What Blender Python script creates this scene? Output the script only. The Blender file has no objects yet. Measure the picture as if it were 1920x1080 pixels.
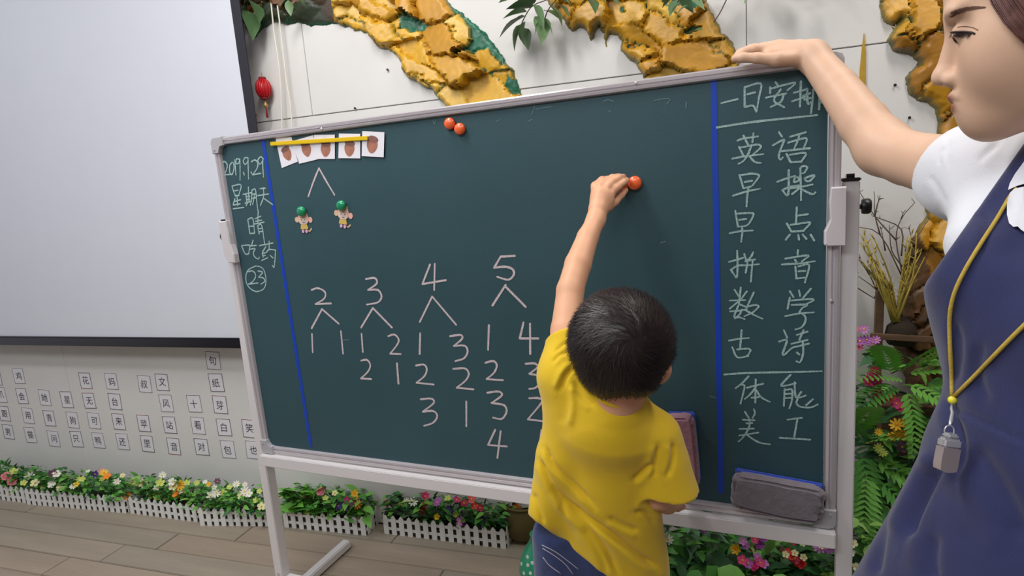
import bpy, bmesh, math, random
import numpy as np
from mathutils import Vector, Matrix, noise
from mathutils.bvhtree import BVHTree
import openvdb as vdb

R = random.Random(7)
scene = bpy.context.scene
COL = scene.collection

# ---------------------------------------------------------------- camera, world, lights, exposure
FPX = 1128.5
EYE = np.array([0.0, 0.0, 1.30])
YAW, PITCH, ROLL = -0.3194, 0.1638, -0.0744
_f = np.array([math.sin(YAW)*math.cos(PITCH), math.cos(YAW)*math.cos(PITCH), -math.sin(PITCH)])
_r = np.array([math.cos(YAW), -math.sin(YAW), 0.0])
_u = np.cross(_r, _f)
CR = math.cos(ROLL)*_r + math.sin(ROLL)*_u
CU = -math.sin(ROLL)*_r + math.cos(ROLL)*_u
CF = _f
cam_data = bpy.data.cameras.new('camera')
cam_data.sensor_width = 36.0
cam_data.lens = 36.0*FPX/1920.0
cam_data.clip_start = 0.02
cam = bpy.data.objects.new('camera', cam_data)
COL.objects.link(cam)
cam.matrix_world = Matrix(((CR[0], CU[0], -CF[0], EYE[0]), (CR[1], CU[1], -CF[1], EYE[1]),
                           (CR[2], CU[2], -CF[2], EYE[2]), (0, 0, 0, 1)))
scene.camera = cam

world = bpy.data.worlds.new('world')
scene.world = world
world.use_nodes = True
world.node_tree.nodes['Background'].inputs[0].default_value = (0.86, 0.88, 0.95, 1)
world.node_tree.nodes['Background'].inputs[1].default_value = 0.60

def area(name, loc, target, sx, sy, power, color):
    l = bpy.data.lights.new(name, 'AREA')
    l.shape = 'RECTANGLE'; l.size = sx; l.size_y = sy; l.energy = power; l.color = color
    o = bpy.data.objects.new(name, l)
    COL.objects.link(o)
    o.location = loc
    d = Vector(target) - Vector(loc)
    o.rotation_euler = d.to_track_quat('-Z', 'Y').to_euler()
    return o
area('ceiling_or_fill_light', (-1.05, 0.85, 2.75), (-0.75, 1.35, 0.6), 0.30, 0.9, 23, (1.0, 0.97, 0.93))
area('ceiling_or_fill_light', (0.75, 1.10, 2.75), (0.55, 1.35, 0.8), 0.22, 0.9, 13, (1.0, 0.96, 0.91))
area('ceiling_or_fill_light', (-2.7, 0.25, 2.75), (-2.5, 1.7, 0.4), 1.3, 0.16, 14, (0.93, 0.96, 1.0))
area('ceiling_or_fill_light', (-0.9, -0.75, 2.8), (-0.7, 0.9, 0.3), 2.4, 0.7, 46, (0.97, 0.98, 1.0))  # added broad fill behind the camera, lifts the overall light

vs = scene.view_settings
vs.view_transform = 'Standard'
vs.look = 'None'
vs.exposure = 0.0
vs.gamma = 1.0
vs.use_curve_mapping = False

# ---------------------------------------------------------------- geometry of the place, measured from the photograph
WALL_Y = 1.965
def ray(px, py):
    return CF + CR*(px-960)/FPX + CU*(540-py)/FPX
def P(px, py, d):
    return EYE + d*ray(px, py)
def on_wall(px, py, off=0.0):
    v = ray(px, py); return EYE + v*((WALL_Y-off)/v[1])
def on_floor(px, py, z=0.0):
    v = ray(px, py); return EYE + v*((z-EYE[2])/v[2])
BO = np.array([-1.3314, 1.4467, 0.5459])
BYAW, BTILT, BW, BH = -0.0859, 0.0178, 1.582, 0.9556
BX = np.array([math.cos(BYAW), math.sin(BYAW), 0.0])
_n = np.array([math.sin(BYAW), -math.cos(BYAW), 0.0])
BZ = np.array([0, 0, 1.0])*math.cos(BTILT) + _n*math.sin(BTILT)
BN = np.cross(BX, BZ)                        # board normal, towards the room
def ab(px, py):
    v = ray(px, py); t = ((BO-EYE)@BN)/(v@BN); q = EYE + v*t - BO
    return float(q@BX), float(q@BZ)
def BP(a, b, c=0.0):
    return BO + BX*a + BZ*b + BN*c
BMAT = Matrix(((BX[0], BN[0]*-1, BZ[0], BO[0]), (BX[1], BN[1]*-1, BZ[1], BO[1]),
               (BX[2], BN[2]*-1, BZ[2], BO[2]), (0, 0, 0, 1)))   # local x right, y away, z up

def srgb(r, g, b):
    f = lambda c: (c/255/12.92) if c/255 <= 0.04045 else ((c/255+0.055)/1.055)**2.4
    return (f(r), f(g), f(b), 1.0)

# ---------------------------------------------------------------- materials
def mat(name, color, rough=0.5, metal=0.0, spec=0.5, bump=0.0, bscale=60.0, var=0.0, vscale=8.0, sss=0.0, coat=0.0, attr=None, stretch=(1, 1, 1), sheen=0.0, distort=0.0):
    m = bpy.data.materials.new(name)
    m.use_nodes = True
    nt = m.node_tree; b = nt.nodes['Principled BSDF']
    N = nt.nodes.new; L = nt.links.new
    b.inputs['Base Color'].default_value = color
    b.inputs['Roughness'].default_value = rough
    b.inputs['Metallic'].default_value = metal
    b.inputs['Specular IOR Level'].default_value = spec
    if coat: b.inputs['Coat Weight'].default_value = coat
    if sheen: b.inputs['Sheen Weight'].default_value = sheen
    if sss:
        b.inputs['Subsurface Weight'].default_value = sss
        b.inputs['Subsurface Radius'].default_value = (0.012, 0.004, 0.002)
        b.inputs['Subsurface Scale'].default_value = 0.6
    tc = N('ShaderNodeTexCoord'); mp = N('ShaderNodeMapping'); mp.inputs['Scale'].default_value = stretch
    L(tc.outputs['Object'], mp.inputs[0])
    src = None
    if attr:
        a = N('ShaderNodeAttribute'); a.attribute_name = attr; src = a.outputs['Color']
    if var:
        n = N('ShaderNodeTexNoise'); n.inputs['Scale'].default_value = vscale; n.inputs['Detail'].default_value = 5
        n.inputs['Distortion'].default_value = distort
        L(mp.outputs[0], n.inputs['Vector'])
        mr = N('ShaderNodeMapRange'); mr.inputs['From Min'].default_value = 0.3; mr.inputs['From Max'].default_value = 0.7
        mr.inputs['To Min'].default_value = 1-var; mr.inputs['To Max'].default_value = 1+var
        L(n.outputs['Fac'], mr.inputs['Value'])
        mx = N('ShaderNodeVectorMath'); mx.operation = 'SCALE'
        if src: L(src, mx.inputs[0])
        else: mx.inputs[0].default_value = color[:3]
        L(mr.outputs[0], mx.inputs['Scale']); src = mx.outputs[0]
    if src: L(src, b.inputs['Base Color'])
    if bump:
        n = N('ShaderNodeTexNoise'); n.inputs['Scale'].default_value = bscale; n.inputs['Detail'].default_value = 6
        L(mp.outputs[0], n.inputs['Vector'])
        bp = N('ShaderNodeBump'); bp.inputs['Strength'].default_value = bump; bp.inputs['Distance'].default_value = 0.004
        L(n.outputs['Fac'], bp.inputs['Height']); L(bp.outputs[0], b.inputs['Normal'])
    return m

M = {}
M['wall'] = mat('wall_paint', srgb(218, 216, 214), 0.8, bump=0.25, bscale=14, var=0.04, vscale=2.5)
M['side_wall'] = mat('side_wall_paint', srgb(182, 174, 168), 0.9)
M['ceiling'] = mat('ceiling_paint', srgb(215, 215, 212), 0.9)
M['plank'] = mat('floor_plank', srgb(160, 148, 132), 0.6, bump=0.35, bscale=30, var=0.10, vscale=5, stretch=(0.35, 3, 1))
M['plank2'] = mat('floor_plank_warm', srgb(160, 145, 129), 0.6, bump=0.35, bscale=30, var=0.12, vscale=4, stretch=(0.35, 3, 1))
M['plank3'] = mat('floor_plank_grey', srgb(155, 145, 130), 0.6, bump=0.35, bscale=30, var=0.10, vscale=6, stretch=(0.35, 3, 1))
M['subfloor'] = mat('subfloor', srgb(66, 56, 46), 0.9)
M['screen'] = mat('projection_fabric', srgb(212, 215, 226), 0.75, var=0.01)
M['black'] = mat('black_plastic', srgb(26, 24, 27), 0.35)
M['blackcloth'] = mat('black_border', srgb(32, 30, 42), 0.7)
M['gloss_black'] = mat('glossy_black_bar', srgb(24, 22, 30), 0.22)
M['green'] = mat('chalkboard_green', srgb(48, 78, 86), 0.48, spec=0.4, var=0.07, vscale=3.0, bump=0.05, bscale=200)
M['alu'] = mat('brushed_aluminium', srgb(206, 200, 206), 0.22, metal=0.45, bump=0.04, bscale=120, stretch=(0.1, 1, 1))
M['alu_grey'] = mat('grey_corner_plastic', srgb(172, 170, 176), 0.4)
M['white_metal'] = mat('white_painted_steel', srgb(216, 212, 214), 0.38, coat=0.2)
M['white_plastic'] = mat('white_plastic', srgb(206, 200, 204), 0.45)
M['blue_line'] = mat('blue_tape', srgb(6, 62, 178), 0.45)
M['orange'] = mat('orange_plastic', srgb(240, 104, 52), 0.28, coat=0.5)
M['green_mag'] = mat('green_plastic', srgb(12, 140, 92), 0.22, coat=0.6)
M['yellow_strip'] = mat('yellow_plastic', srgb(224, 188, 14), 0.4)
M['felt_grey'] = mat('grey_felt', srgb(112, 104, 112), 0.95, bump=0.5, bscale=90, var=0.1, vscale=30, sheen=0.3)
M['felt_pink'] = mat('pinkish_grey_felt', srgb(150, 108, 122), 0.95, bump=0.5, bscale=90, var=0.1, vscale=30, sheen=0.3)
M['blue_plastic'] = mat('blue_plastic', srgb(70, 92, 190), 0.4)
M['paper'] = mat('white_paper', srgb(232, 230, 238), 0.8)
M['card'] = mat('wall_card_paper', srgb(226, 224, 230), 0.75)
M['ink'] = mat('marker_ink', srgb(52, 50, 58), 0.7)
M['ink_red'] = mat('red_marker_ink', srgb(140, 62, 66), 0.7)
M['ink_blue'] = mat('blue_marker_ink', srgb(62, 60, 130), 0.7)
M['cord'] = mat('cream_cable', srgb(228, 222, 208), 0.5)
M['red'] = mat('red_lacquer', srgb(186, 18, 30), 0.4)
M['dark_red'] = mat('dark_red_thread', srgb(130, 26, 34), 0.8)
M['gold'] = mat('gold_bead', srgb(176, 142, 84), 0.4, metal=0.4)
M['picket'] = mat('white_picket_plastic', srgb(226, 226, 224), 0.45)
M['soil'] = mat('dark_soil', srgb(48, 40, 30), 0.95, bump=0.6, bscale=60)
M['brownwood'] = mat('brown_wood', srgb(104, 78, 60), 0.7, bump=0.3, bscale=30, var=0.2, vscale=8, stretch=(1, 1, 6))
M['olive_pot'] = mat('olive_clay_pot', srgb(96, 84, 44), 0.6, var=0.12, vscale=10)
M['teal_bag'] = mat('teal_glazed_plastic', srgb(38, 158, 118), 0.3, coat=0.4)
M['bark'] = mat('foam_tree_paint', srgb(190, 140, 40), 0.42, attr='Col', bump=0.5, bscale=45, var=0.12, vscale=18, spec=0.5)
M['ochre_paint'] = mat('ochre_wall_paint', srgb(176, 142, 40), 0.55, var=0.1, vscale=20)
M['twig'] = mat('dry_twig', srgb(98, 82, 72), 0.85)
M['straw'] = mat('yellow_dried_stems', srgb(172, 152, 66), 0.8, var=0.2, vscale=30)
def chalk(name, c, dens):
    m = mat(name, c, 0.95, spec=0.1)
    nt = m.node_tree; b = nt.nodes['Principled BSDF']
    n = nt.nodes.new('ShaderNodeTexNoise'); n.inputs['Scale'].default_value = 650; n.inputs['Detail'].default_value = 3
    tc = nt.nodes.new('ShaderNodeTexCoord'); nt.links.new(tc.outputs['Object'], n.inputs['Vector'])
    mr = nt.nodes.new('ShaderNodeMapRange'); mr.inputs['From Min'].default_value = 0.5-dens; mr.inputs['From Max'].default_value = 0.62
    mr.inputs['To Min'].default_value = 0.45; mr.inputs['To Max'].default_value = 0.97
    nt.links.new(n.outputs['Fac'], mr.inputs['Value'])
    mx = nt.nodes.new('ShaderNodeMix'); mx.data_type = 'RGBA'
    mx.inputs[6].default_value = srgb(44, 72, 76); mx.inputs[7].default_value = c
    nt.links.new(mr.outputs[0], mx.inputs[0]); nt.links.new(mx.outputs[2], b.inputs['Base Color'])
    return m
M['chalk'] = chalk('pale_chalk', srgb(178, 208, 206), 0.12)
M['chalk_pink'] = chalk('pink_white_chalk', srgb(222, 204, 210), 0.2)
M['chalk_faint'] = chalk('faint_chalk', srgb(120, 146, 156), 0.0)

# ---------------------------------------------------------------- object helpers
def link(o, parent=None):
    COL.objects.link(o)
    if parent is not None: o.parent = parent
    return o
def tag(o, label=None, cat=None, group=None, kind=None):
    if label: o['label'] = label
    if cat: o['category'] = cat
    if group: o['group'] = group
    if kind: o['kind'] = kind
    return o
def thing(name, label, cat, group=None, mw=None):
    o = bpy.data.objects.new(name, None); COL.objects.link(o); o.empty_display_size = 0.05
    if mw is not None: o.matrix_world = mw
    return tag(o, label, cat, group)
def mesh(name, V, F, m, parent=None, smooth=False, world=False):
    """one mesh object; with world=True V is in world coordinates and the mesh is moved under its parent's frame"""
    me = bpy.data.meshes.new(name)
    me.from_pydata([tuple(map(float, v)) for v in V], [], F)
    me.materials.append(m)
    if smooth: me.polygons.foreach_set('use_smooth', [True]*len(me.polygons))
    me.update()
    o = bpy.data.objects.new(name, me); COL.objects.link(o)
    if parent is not None:
        o.parent = parent
        if world: me.transform(root_matrix(parent).inverted())
    return o
def root_matrix(o):
    m = o.matrix_basis.copy()
    while o.parent is not None:
        o = o.parent; m = o.matrix_basis @ m
    return m
class MB:
    """collects primitive shapes into one mesh"""
    def __init__(s): s.V = []; s.F = []
    def add(s, V, F):
        k = len(s.V); s.V += [tuple(v) for v in V]; s.F += [tuple(i+k for i in f) for f in F]; return s
    def box(s, lo, hi, bev=0.0, M4=None):
        bm = bmesh.new(); bmesh.ops.create_cube(bm, size=1.0)
        for v in bm.verts:
            v.co = Vector([lo[i] + (v.co[i]+0.5)*(hi[i]-lo[i]) for i in range(3)])
        if bev: bmesh.ops.bevel(bm, geom=bm.edges[:], offset=bev, segments=2, affect='EDGES', clamp_overlap=True)
        if M4 is not None: bmesh.ops.transform(bm, matrix=M4, verts=bm.verts)
        bm.verts.index_update()
        s.add([v.co[:] for v in bm.verts], [[v.index for v in f.verts] for f in bm.faces]); bm.free(); return s
    def tube(s, pts, rad, n=8, close=False, cap=True):
        pts = [Vector(p) for p in pts]; m = len(pts)
        rad = rad if hasattr(rad, '__len__') else [rad]*m
        up = None; V = []; F = []
        for i, p in enumerate(pts):
            a = pts[(i-1) % m] if (i > 0 or close) else p; b = pts[(i+1) % m] if (i < m-1 or close) else p
            t = (b-a).normalized()
            if up is None: up = t.orthogonal().normalized()
            up = (up - t*up.dot(t)).normalized(); w = t.cross(up)
            for k in range(n):
                an = 2*math.pi*k/n; V.append((p + (up*math.cos(an)+w*math.sin(an))*rad[i])[:])
        for i in range(m if close else m-1):
            j = (i+1) % m
            for k in range(n):
                F.append((i*n+k, i*n+(k+1) % n, j*n+(k+1) % n, j*n+k))
        if cap and not close:
            F.append(tuple(range(n))[::-1]); F.append(tuple((m-1)*n+k for k in range(n)))
        return s.add(V, F)
    def lathe(s, prof, n=20, M4=None):
        V = []; F = []
        for (r, z) in prof:
            for k in range(n):
                a = 2*math.pi*k/n; V.append(Vector((r*math.cos(a), r*math.sin(a), z)))
        for i in range(len(prof)-1):
            for k in range(n):
                F.append((i*n+k, i*n+(k+1) % n, (i+1)*n+(k+1) % n, (i+1)*n+k))
        F.append(tuple(range(n))[::-1]); F.append(tuple((len(prof)-1)*n+k for k in range(n)))
        if M4 is not None: V = [M4 @ v for v in V]
        return s.add([v[:] for v in V], F)
    def build(s, name, m, parent=None, smooth=False, world=False):
        return mesh(name, s.V, s.F, m, parent, smooth, world)
def catmull(pts, k=5):
    pts = [np.array(p, float) for p in pts]
    if len(pts) < 3: return pts
    out = []
    q = [2*pts[0]-pts[1]] + pts + [2*pts[-1]-pts[-2]]
    for i in range(1, len(q)-2):
        for j in range(k):
            t = j/k; a, b, c, d = q[i-1], q[i], q[i+1], q[i+2]
            out.append(0.5*((2*b) + (c-a)*t + (2*a-5*b+4*c-d)*t*t + (3*b-a-3*c+d)*t**3))
    out.append(pts[-1]); return out
def smooth_angle(o, deg=35):
    me = o.data
    me.polygons.foreach_set('use_smooth', [True]*len(me.polygons))
    me.set_sharp_from_angle(angle=math.radians(deg))
    return o
# ---------------------------------------------------------------- the room: wall of panels, plank floor, ceiling
def struct(o): o['kind'] = 'structure'; return o
wall = struct(MB().box((-5.2, WALL_Y+0.012, -0.02), (2.6, WALL_Y+0.15, 2.9)).build('wall_back', M['wall']))
zj = on_wall(478, 226)[2]
zj2 = 1.6162
xj = [-5.2, -3.6, on_wall(574, 120)[0], 0.12, 1.34, 2.6]
for i in range(len(xj)-1):
    MB().box((xj[i]+0.001, WALL_Y, zj2+0.0015), (xj[i+1]-0.001, WALL_Y+0.0115, 2.9), 0.0012).build('panel', M['wall'], wall)
xk = [-5.2, -2.9, -0.6, 1.7, 2.6]
for i in range(len(xk)-1):
    MB().box((xk[i]+0.0004, WALL_Y, 0.0), (xk[i+1]-0.0004, WALL_Y+0.0115, zj2-0.0015), 0.0008).build('panel', M['wall'], wall)
fl = struct(MB().box((-5.2, -1.6, -0.06), (2.6, WALL_Y+0.15, -0.012)).build('floor', M['subfloor']))
plank_meshes = []
for k in range(3):
    o = MB().box((0, 0, -0.012), (1.19, 0.1105, 0.0), 0.0022).build('plank', M[['plank', 'plank2', 'plank3'][k]], fl)
    plank_meshes.append(o.data); bpy.data.objects.remove(o)
row = 0
y = WALL_Y-0.005-0.113
while y > -0.45:
    x = -5.2 + R.uniform(0, 1.1)-1.1
    while x < 2.5:
        o = bpy.data.objects.new('plank', plank_meshes[R.randrange(3)]); link(o, fl)
        o.location = (x, y, R.uniform(-0.0012, 0.0004))
        x += 1.193
    y -= 0.113; row += 1
struct(MB().box((-5.2, -1.6, 2.9), (2.6, WALL_Y+0.15, 3.0)).build('ceiling', M['ceiling']))

struct(MB().box((-5.2, -1.75, -0.06), (2.75, -1.6, 3.0)).build('wall_front', M['side_wall']))
struct(MB().box((2.6, -1.6, -0.06), (2.75, WALL_Y+0.15, 3.0)).build('wall_right', M['side_wall']))

# ---------------------------------------------------------------- projection screen
SY = WALL_Y-0.10
def on_y(px, py, yy):
    v = ray(px, py); return EYE+v*(yy/v[1])
scr = thing('projection_screen', 'large white pull-down projection screen with black border hanging at the left', 'screen', mw=Matrix.Translation((-2.9, SY, 0.76)))
xo = on_y(449, 0, SY)[0]; xi = on_y(432, 0, SY)[0]
zb0 = on_y(200, 648.5, SY)[2]; zb1 = on_y(200, 631, SY)[2]
MB().box((-4.30, SY-0.002, zb1), (xi, SY+0.002, 2.62)).build('fabric', M['screen'], scr, world=True)
MB().box((xi, SY-0.0025, zb1), (xo, SY+0.0025, 2.62)).build('border', M['blackcloth'], scr, world=True)
MB().box((-4.36, SY-0.0025, zb1), (-4.30, SY+0.0025, 2.62)).build('border', M['blackcloth'], scr, world=True)
smooth_angle(MB().box((-4.38, SY-0.014, zb0), (xo+0.02, SY+0.014, zb1), 0.006).build('weight_bar', M['gloss_black'], scr, world=True))
smooth_angle(MB().box((-4.4, SY-0.05, 2.62), (xo+0.04, SY+0.05, 2.72), 0.02).build('roller_case', M['white_plastic'], scr, world=True))

# ---------------------------------------------------------------- cables and red lantern ornament by the screen
for k, (pts, lb) in enumerate([([(503, -60), (508, 0), (514, 60), (524, 130), (528, 200), (529, 262)], 'left of two thin cream cables hanging on the wall beside the screen'),
                 ([(512, -60), (519, 0), (528, 70), (537, 150), (545, 200), (549, 262)], 'right of two thin cream cables hanging on the wall beside the screen')]):
    pp = [on_wall(a, b, 0.03) for a, b in pts]
    o = MB().tube(catmull(pp, 5), 0.0028, 8).build('hanging_cable', M['cord'], smooth=True)
    tag(o, lb, 'cable', 'cream cables beside the screen')
L0 = on_wall(494, 166, 0.03)
lan = thing('paper_lantern', 'small red lantern ornament with tassel hanging on the wall beside the screen', 'lantern', mw=Matrix.Translation(L0))
V = []; b = MB()
for k in range(14):
    a0 = 2*math.pi*k/14
    pts = [(0.026*math.sin(t)*math.cos(a0), 0.026*math.sin(t)*math.sin(a0), 0.034*math.cos(t)) for t in [0.35+i*(math.pi-0.7)/8 for i in range(9)]]
    b.tube(pts, 0.0036, 6)
b.lathe([(0.004, 0.031), (0.017, 0.026), (0.0245, 0.012), (0.0255, 0), (0.0245, -0.012), (0.017, -0.026), (0.004, -0.031)], 14)
b.build('lantern_body', M['red'], lan, True)
MB().lathe([(0.013, 0.03), (0.014, 0.034), (0.013, 0.04), (0.006, 0.041)], 14).build('cap', M['dark_red'], lan, True)
MB().lathe([(0.007, -0.041), (0.014, -0.038), (0.013, -0.03)], 14).build('cap', M['dark_red'], lan, True)
MB().tube([(0, 0, 0.04), (0.001, 0, 0.056)], 0.0012, 6).build('loop', M['gold'], lan)
MB().lathe([(0.001, -0.072), (0.006, -0.067), (0.009, -0.060), (0.005, -0.053), (0.002, -0.041)], 10).build('bead', M['gold'], lan, True)
b = MB()
for k in range(9):
    a = 2*math.pi*k/9
    b.tube([(0.001*math.cos(a), 0.001*math.sin(a), -0.07), (0.0035*math.cos(a), 0.0035*math.sin(a), -0.105+0.003*(k % 3))], 0.0013, 5)
b.build('tassel', M['dark_red'], lan)
L1 = on_wall(477, 216, 0.01)
b = MB(); b.tube([L1+np.array(q) for q in [(-0.008, 0, 0), (0, 0, 0.009), (0.008, 0, 0), (0.005, 0, -0.008), (-0.005, 0, -0.008)]], 0.002, 6, close=True)
tag(b.build('knot_ornament', M['dark_red']), 'tiny dark red knot ornament on the wall under the lantern, against the screen edge', 'ornament')

# ---------------------------------------------------------------- word cards on the wall (a 4x reading of the lower left of the photo)
cards = [('鸡', 140, 420, 0), ('会', 165, 570, 1), ('用', 210, 717, 0), ('猫', 228, 862, 0), ('马', -30, 430, 1), ('爪', 5, 562, 0),
 ('跟', 32, 702, 1), ('男', 62, 838, 1), ('她', 335, 582, 0), ('青', 370, 737, 1), ('问', 402, 890, 0), ('星', 500, 598, 2), ('狗', 545, 750, 0), ('只', 575, 893, 1),
 ('花', 640, 455, 3), ('无', 668, 605, 4), ('可', 705, 755, 0), ('鸭', 738, 903, 0), ('妈', 835, 460, 0), ('台', 862, 612, 2), ('来', 890, 762, 4), ('还', 920, 912, 0),
 ('叔', 1085, 480, 5), ('苹', 1078, 775, 4), ('里', 1105, 928, 1), ('文', 1215, 467, 1), ('风', 1247, 625, 0), ('站', 1272, 787, 1), ('音', 1303, 947, 3),
 ('十', 1457, 628, 0), ('看', 1485, 792, 0), ('对', 1512, 952, 1), ('句', 1598, 305, 0), ('纸', 1622, 470, 1), ('芽', 1650, 635, 4), ('白', 1680, 805, 1), ('包', 1710, 970, 0),
 ('笑', 1872, 815, 4), ('也', 1897, 975, 0)]
def text_mesh(body, size):
    cu = bpy.data.curves.new('t', 'FONT'); cu.body = body; cu.size = size; cu.align_x = 'CENTER'; cu.align_y = 'CENTER'
    cu.resolution_u = 2; cu.offset = 0.0
    ob = bpy.data.objects.new('t', cu); COL.objects.link(ob)
    me = bpy.data.meshes.new_from_object(ob.evaluated_get(bpy.context.evaluated_depsgraph_get()))
    bpy.data.objects.remove(ob); return me
RR = random.Random(3)
GLOSS = {'鸡':'chicken','会':'can','用':'use','猫':'cat','马':'horse','爪':'claw','跟':'follow','男':'man','她':'she','青':'green','问':'ask','星':'star','狗':'dog','只':'only','花':'flower','无':'none','可':'may','鸭':'duck','妈':'mother','台':'platform','来':'come','还':'still','叔':'uncle','苹':'apple','里':'inside','文':'writing','风':'wind','站':'station','音':'sound','十':'ten','看':'look','对':'correct','句':'sentence','纸':'paper','芽':'sprout','白':'white colour','包':'bag','笑':'laugh','也':'also'}
ORD = ['bottom', 'second-lowest', 'third-lowest', 'fourth-lowest', 'fifth-lowest']
STACKS = [('cut off at the left edge', '爪马跟男'), ('second from left', '鸡会用猫'), ('third from left', '她青问'), ('fourth from left', '星狗只'), ('fifth from left', '花无可鸭'), ('sixth from left', '妈台来还'), ('seventh from left', '叔苹里'), ('eighth from left', '文风站音'), ('ninth from left', '十看对'), ('tenth from left', '句纸芽白包'), ('beside the stand post', '笑也')]
def card_label(ch, zy):
    for nm, chars in STACKS:
        if ch in chars:
            ys = sorted([c[2] for c in cards if c[0] in chars], reverse=True)
            return "wall card with Chinese word for '%s', %s in column %s" % (GLOSS[ch], ORD[ys.index(zy)], nm)
for (ch, zx, zy, st) in cards:
    c = on_wall(zx/4.0, 600+zy/4.0, 0.0015)
    rot = Matrix.Rotation(RR.uniform(-0.035, 0.035), 4, 'Y')
    t = thing('word_card', card_label(ch, zy), 'card', 'word cards on the wall', Matrix.Translation(c) @ rot)
    w, h = RR.uniform(0.037, 0.039), RR.uniform(0.0395, 0.042)
    MB().box((-w, 0, -h), (w, 0.0012, h), 0.0004).build('paper', M['card'], t)
    lw = 0.0016 if st in (0, 5) else 0.0024
    ink = M['ink']; e = 0.001
    def bar(x0, z0, x1, z1, m, nm='outline'):
        return (x0, z0, x1, z1, m)
    top = M['ink_red'] if st == 4 else ink; bot = M['ink_red'] if st == 3 else ink
    rt = M['ink_blue'] if st == 5 else ink
    b1 = MB(); b1.box((-w+e, -0.0004, -h+e), (-w+e+lw, 0.0002, h-e))
    for (mm, box) in ((top, (-w+e, h-e-lw, w-e, h-e)), (bot, (-w+e, -h+e, w-e, -h+e+lw)), (rt, (w-e-lw, -h+e, w-e, h-e))):
        if mm is ink: b1.box((box[0], -0.0004, box[1]), (box[2], 0.0002, box[3]))
        else: MB().box((box[0], -0.0005, box[1]), (box[2], 0.0001, box[3])).build('coloured_edge', mm, t)
    b1.build('outline', ink, t)
    me = text_mesh(ch, 0.043)
    me.materials.clear(); me.materials.append(M['ink'])
    me.transform(Matrix.Translation((0, -0.0006, 0)) @ Matrix.Rotation(math.pi/2, 4, 'X'))
    xs = [v.co.x for v in me.vertices]; zs = [v.co.z for v in me.vertices]
    me.transform(Matrix.Translation((-(min(xs)+max(xs))/2+RR.uniform(-.004, .004), 0, -(min(zs)+max(zs))/2+RR.uniform(-.003, .003))))
    link(bpy.data.objects.new('character', me), t)
# ---------------------------------------------------------------- blackboard on its stand
bb = thing('blackboard', 'dark green chalkboard in an aluminium frame covered with chalk writing', 'blackboard', mw=BMAT)
def bbox(name, a0, a1, c0, c1, b0, b1, m, bev=0.0, parent=None):   # c towards the room
    return smooth_angle(MB().box((a0, -c1, b0), (a1, -c0, b1), bev).build(name, m, parent or bb))
FW = 0.021
bbox('writing_surface', FW-0.004, BW-FW-0.006+0.004, -0.012, 0.0, FW, BH-FW+0.004, M['green'])
def rail(name, L, vertical, flip):
    """aluminium profile: a ridge outside, a step down to the board"""
    prof = [(0, -0.014), (0, 0.008), (0.003, 0.0105), (0.009, 0.0105), (0.0105, 0.0075), (0.0125, 0.0075), (0.014, 0.0095), (0.0185, 0.0085), (FW, 0.002), (FW, -0.014)]
    return prof
def make_rail(p0, along, inward, length):
    prof = rail('', 0, 0, 0); V = []; n = len(prof)
    for s in (0.02, length-0.02):
        for (w, c) in prof:
            q = Vector(p0)+Vector(along)*s+Vector(inward)*w; V.append((q.x, -c, q.z))
    F = [(i, (i+1) % n, n+(i+1) % n, n+i) for i in range(n)] + [tuple(range(n))[::-1], tuple(range(n, 2*n))]
    o = mesh('frame_rail', V, F, M['alu'], bb); bm = bmesh.new(); bm.from_mesh(o.data); bmesh.ops.recalc_face_normals(bm, faces=bm.faces); bm.to_mesh(o.data); bm.free()
    return smooth_angle(o, 25)
make_rail((0, 0, BH), (1, 0, 0), (0, 0, -1), BW)
make_rail((0, 0, 0), (1, 0, 0), (0, 0, 1), BW)
make_rail((0, 0, 0), (0, 0, 1), (1, 0, 0), BH)
make_rail((BW, 0, 0), (0, 0, 1), (-1, 0, 0), BH)
def corner(cx, cz, sx, sz):
    b = MB(); pts = []
    r = 0.014
    outer = [(0, 0.045), (0, r), (r*0.3, r*0.3), (r, 0), (0.045, 0)]
    inner = [(0.045, 0.024), (0.034, 0.026), (0.028, 0.034), (0.024, 0.045)]
    ring = outer + inner
    V = []
    for c, k in ((-0.015, 1.0), (0.011, 1.0), (0.0145, 0.93)):
        for (x, z) in ring:
            m0 = 0.022
            V.append((cx+sx*(m0+(x-m0)*k), -c, cz+sz*(m0+(z-m0)*k)))
    n = len(ring); F = []
    for l in range(2):
        for i in range(n): F.append((l*n+i, l*n+(i+1) % n, (l+1)*n+(i+1) % n, (l+1)*n+i))
    F += [tuple(range(n)), tuple(range(2*n, 3*n))]
    o = mesh('corner_cap', V, F, M['alu_grey'], bb)
    bm = bmesh.new(); bm.from_mesh(o.data); bmesh.ops.recalc_face_normals(bm, faces=bm.faces); bm.to_mesh(o.data); bm.free()
    s = MB(); s.lathe([(0.003, 0.0), (0.003, 0.0015), (0.0012, 0.002)], 10, Matrix.Translation((cx+sx*0.012, -0.0145, cz+sz*0.034)) @ Matrix.Rotation(math.pi/2, 4, 'X'))
    s.build('screw', M['alu_grey'], o)
    return o
corner(-0.002, -0.002, 1, 1); corner(BW+0.002, -0.002, -1, 1); corner(-0.002, BH+0.002, 1, -1)
corner(BW+0.002, BH+0.002, -1, -1)
for px, py in ((608, 242), (1194, 157), (1557, 562)):
    a, b_ = ab(px, py)
    MB().lathe([(0.0035, 0.0), (0.0035, 0.002), (0.001, 0.0028)], 10, Matrix.Translation((a, -0.0095, b_)) @ Matrix.Rotation(math.pi/2, 4, 'X')).build('rivet', M['alu'], bb)

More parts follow.
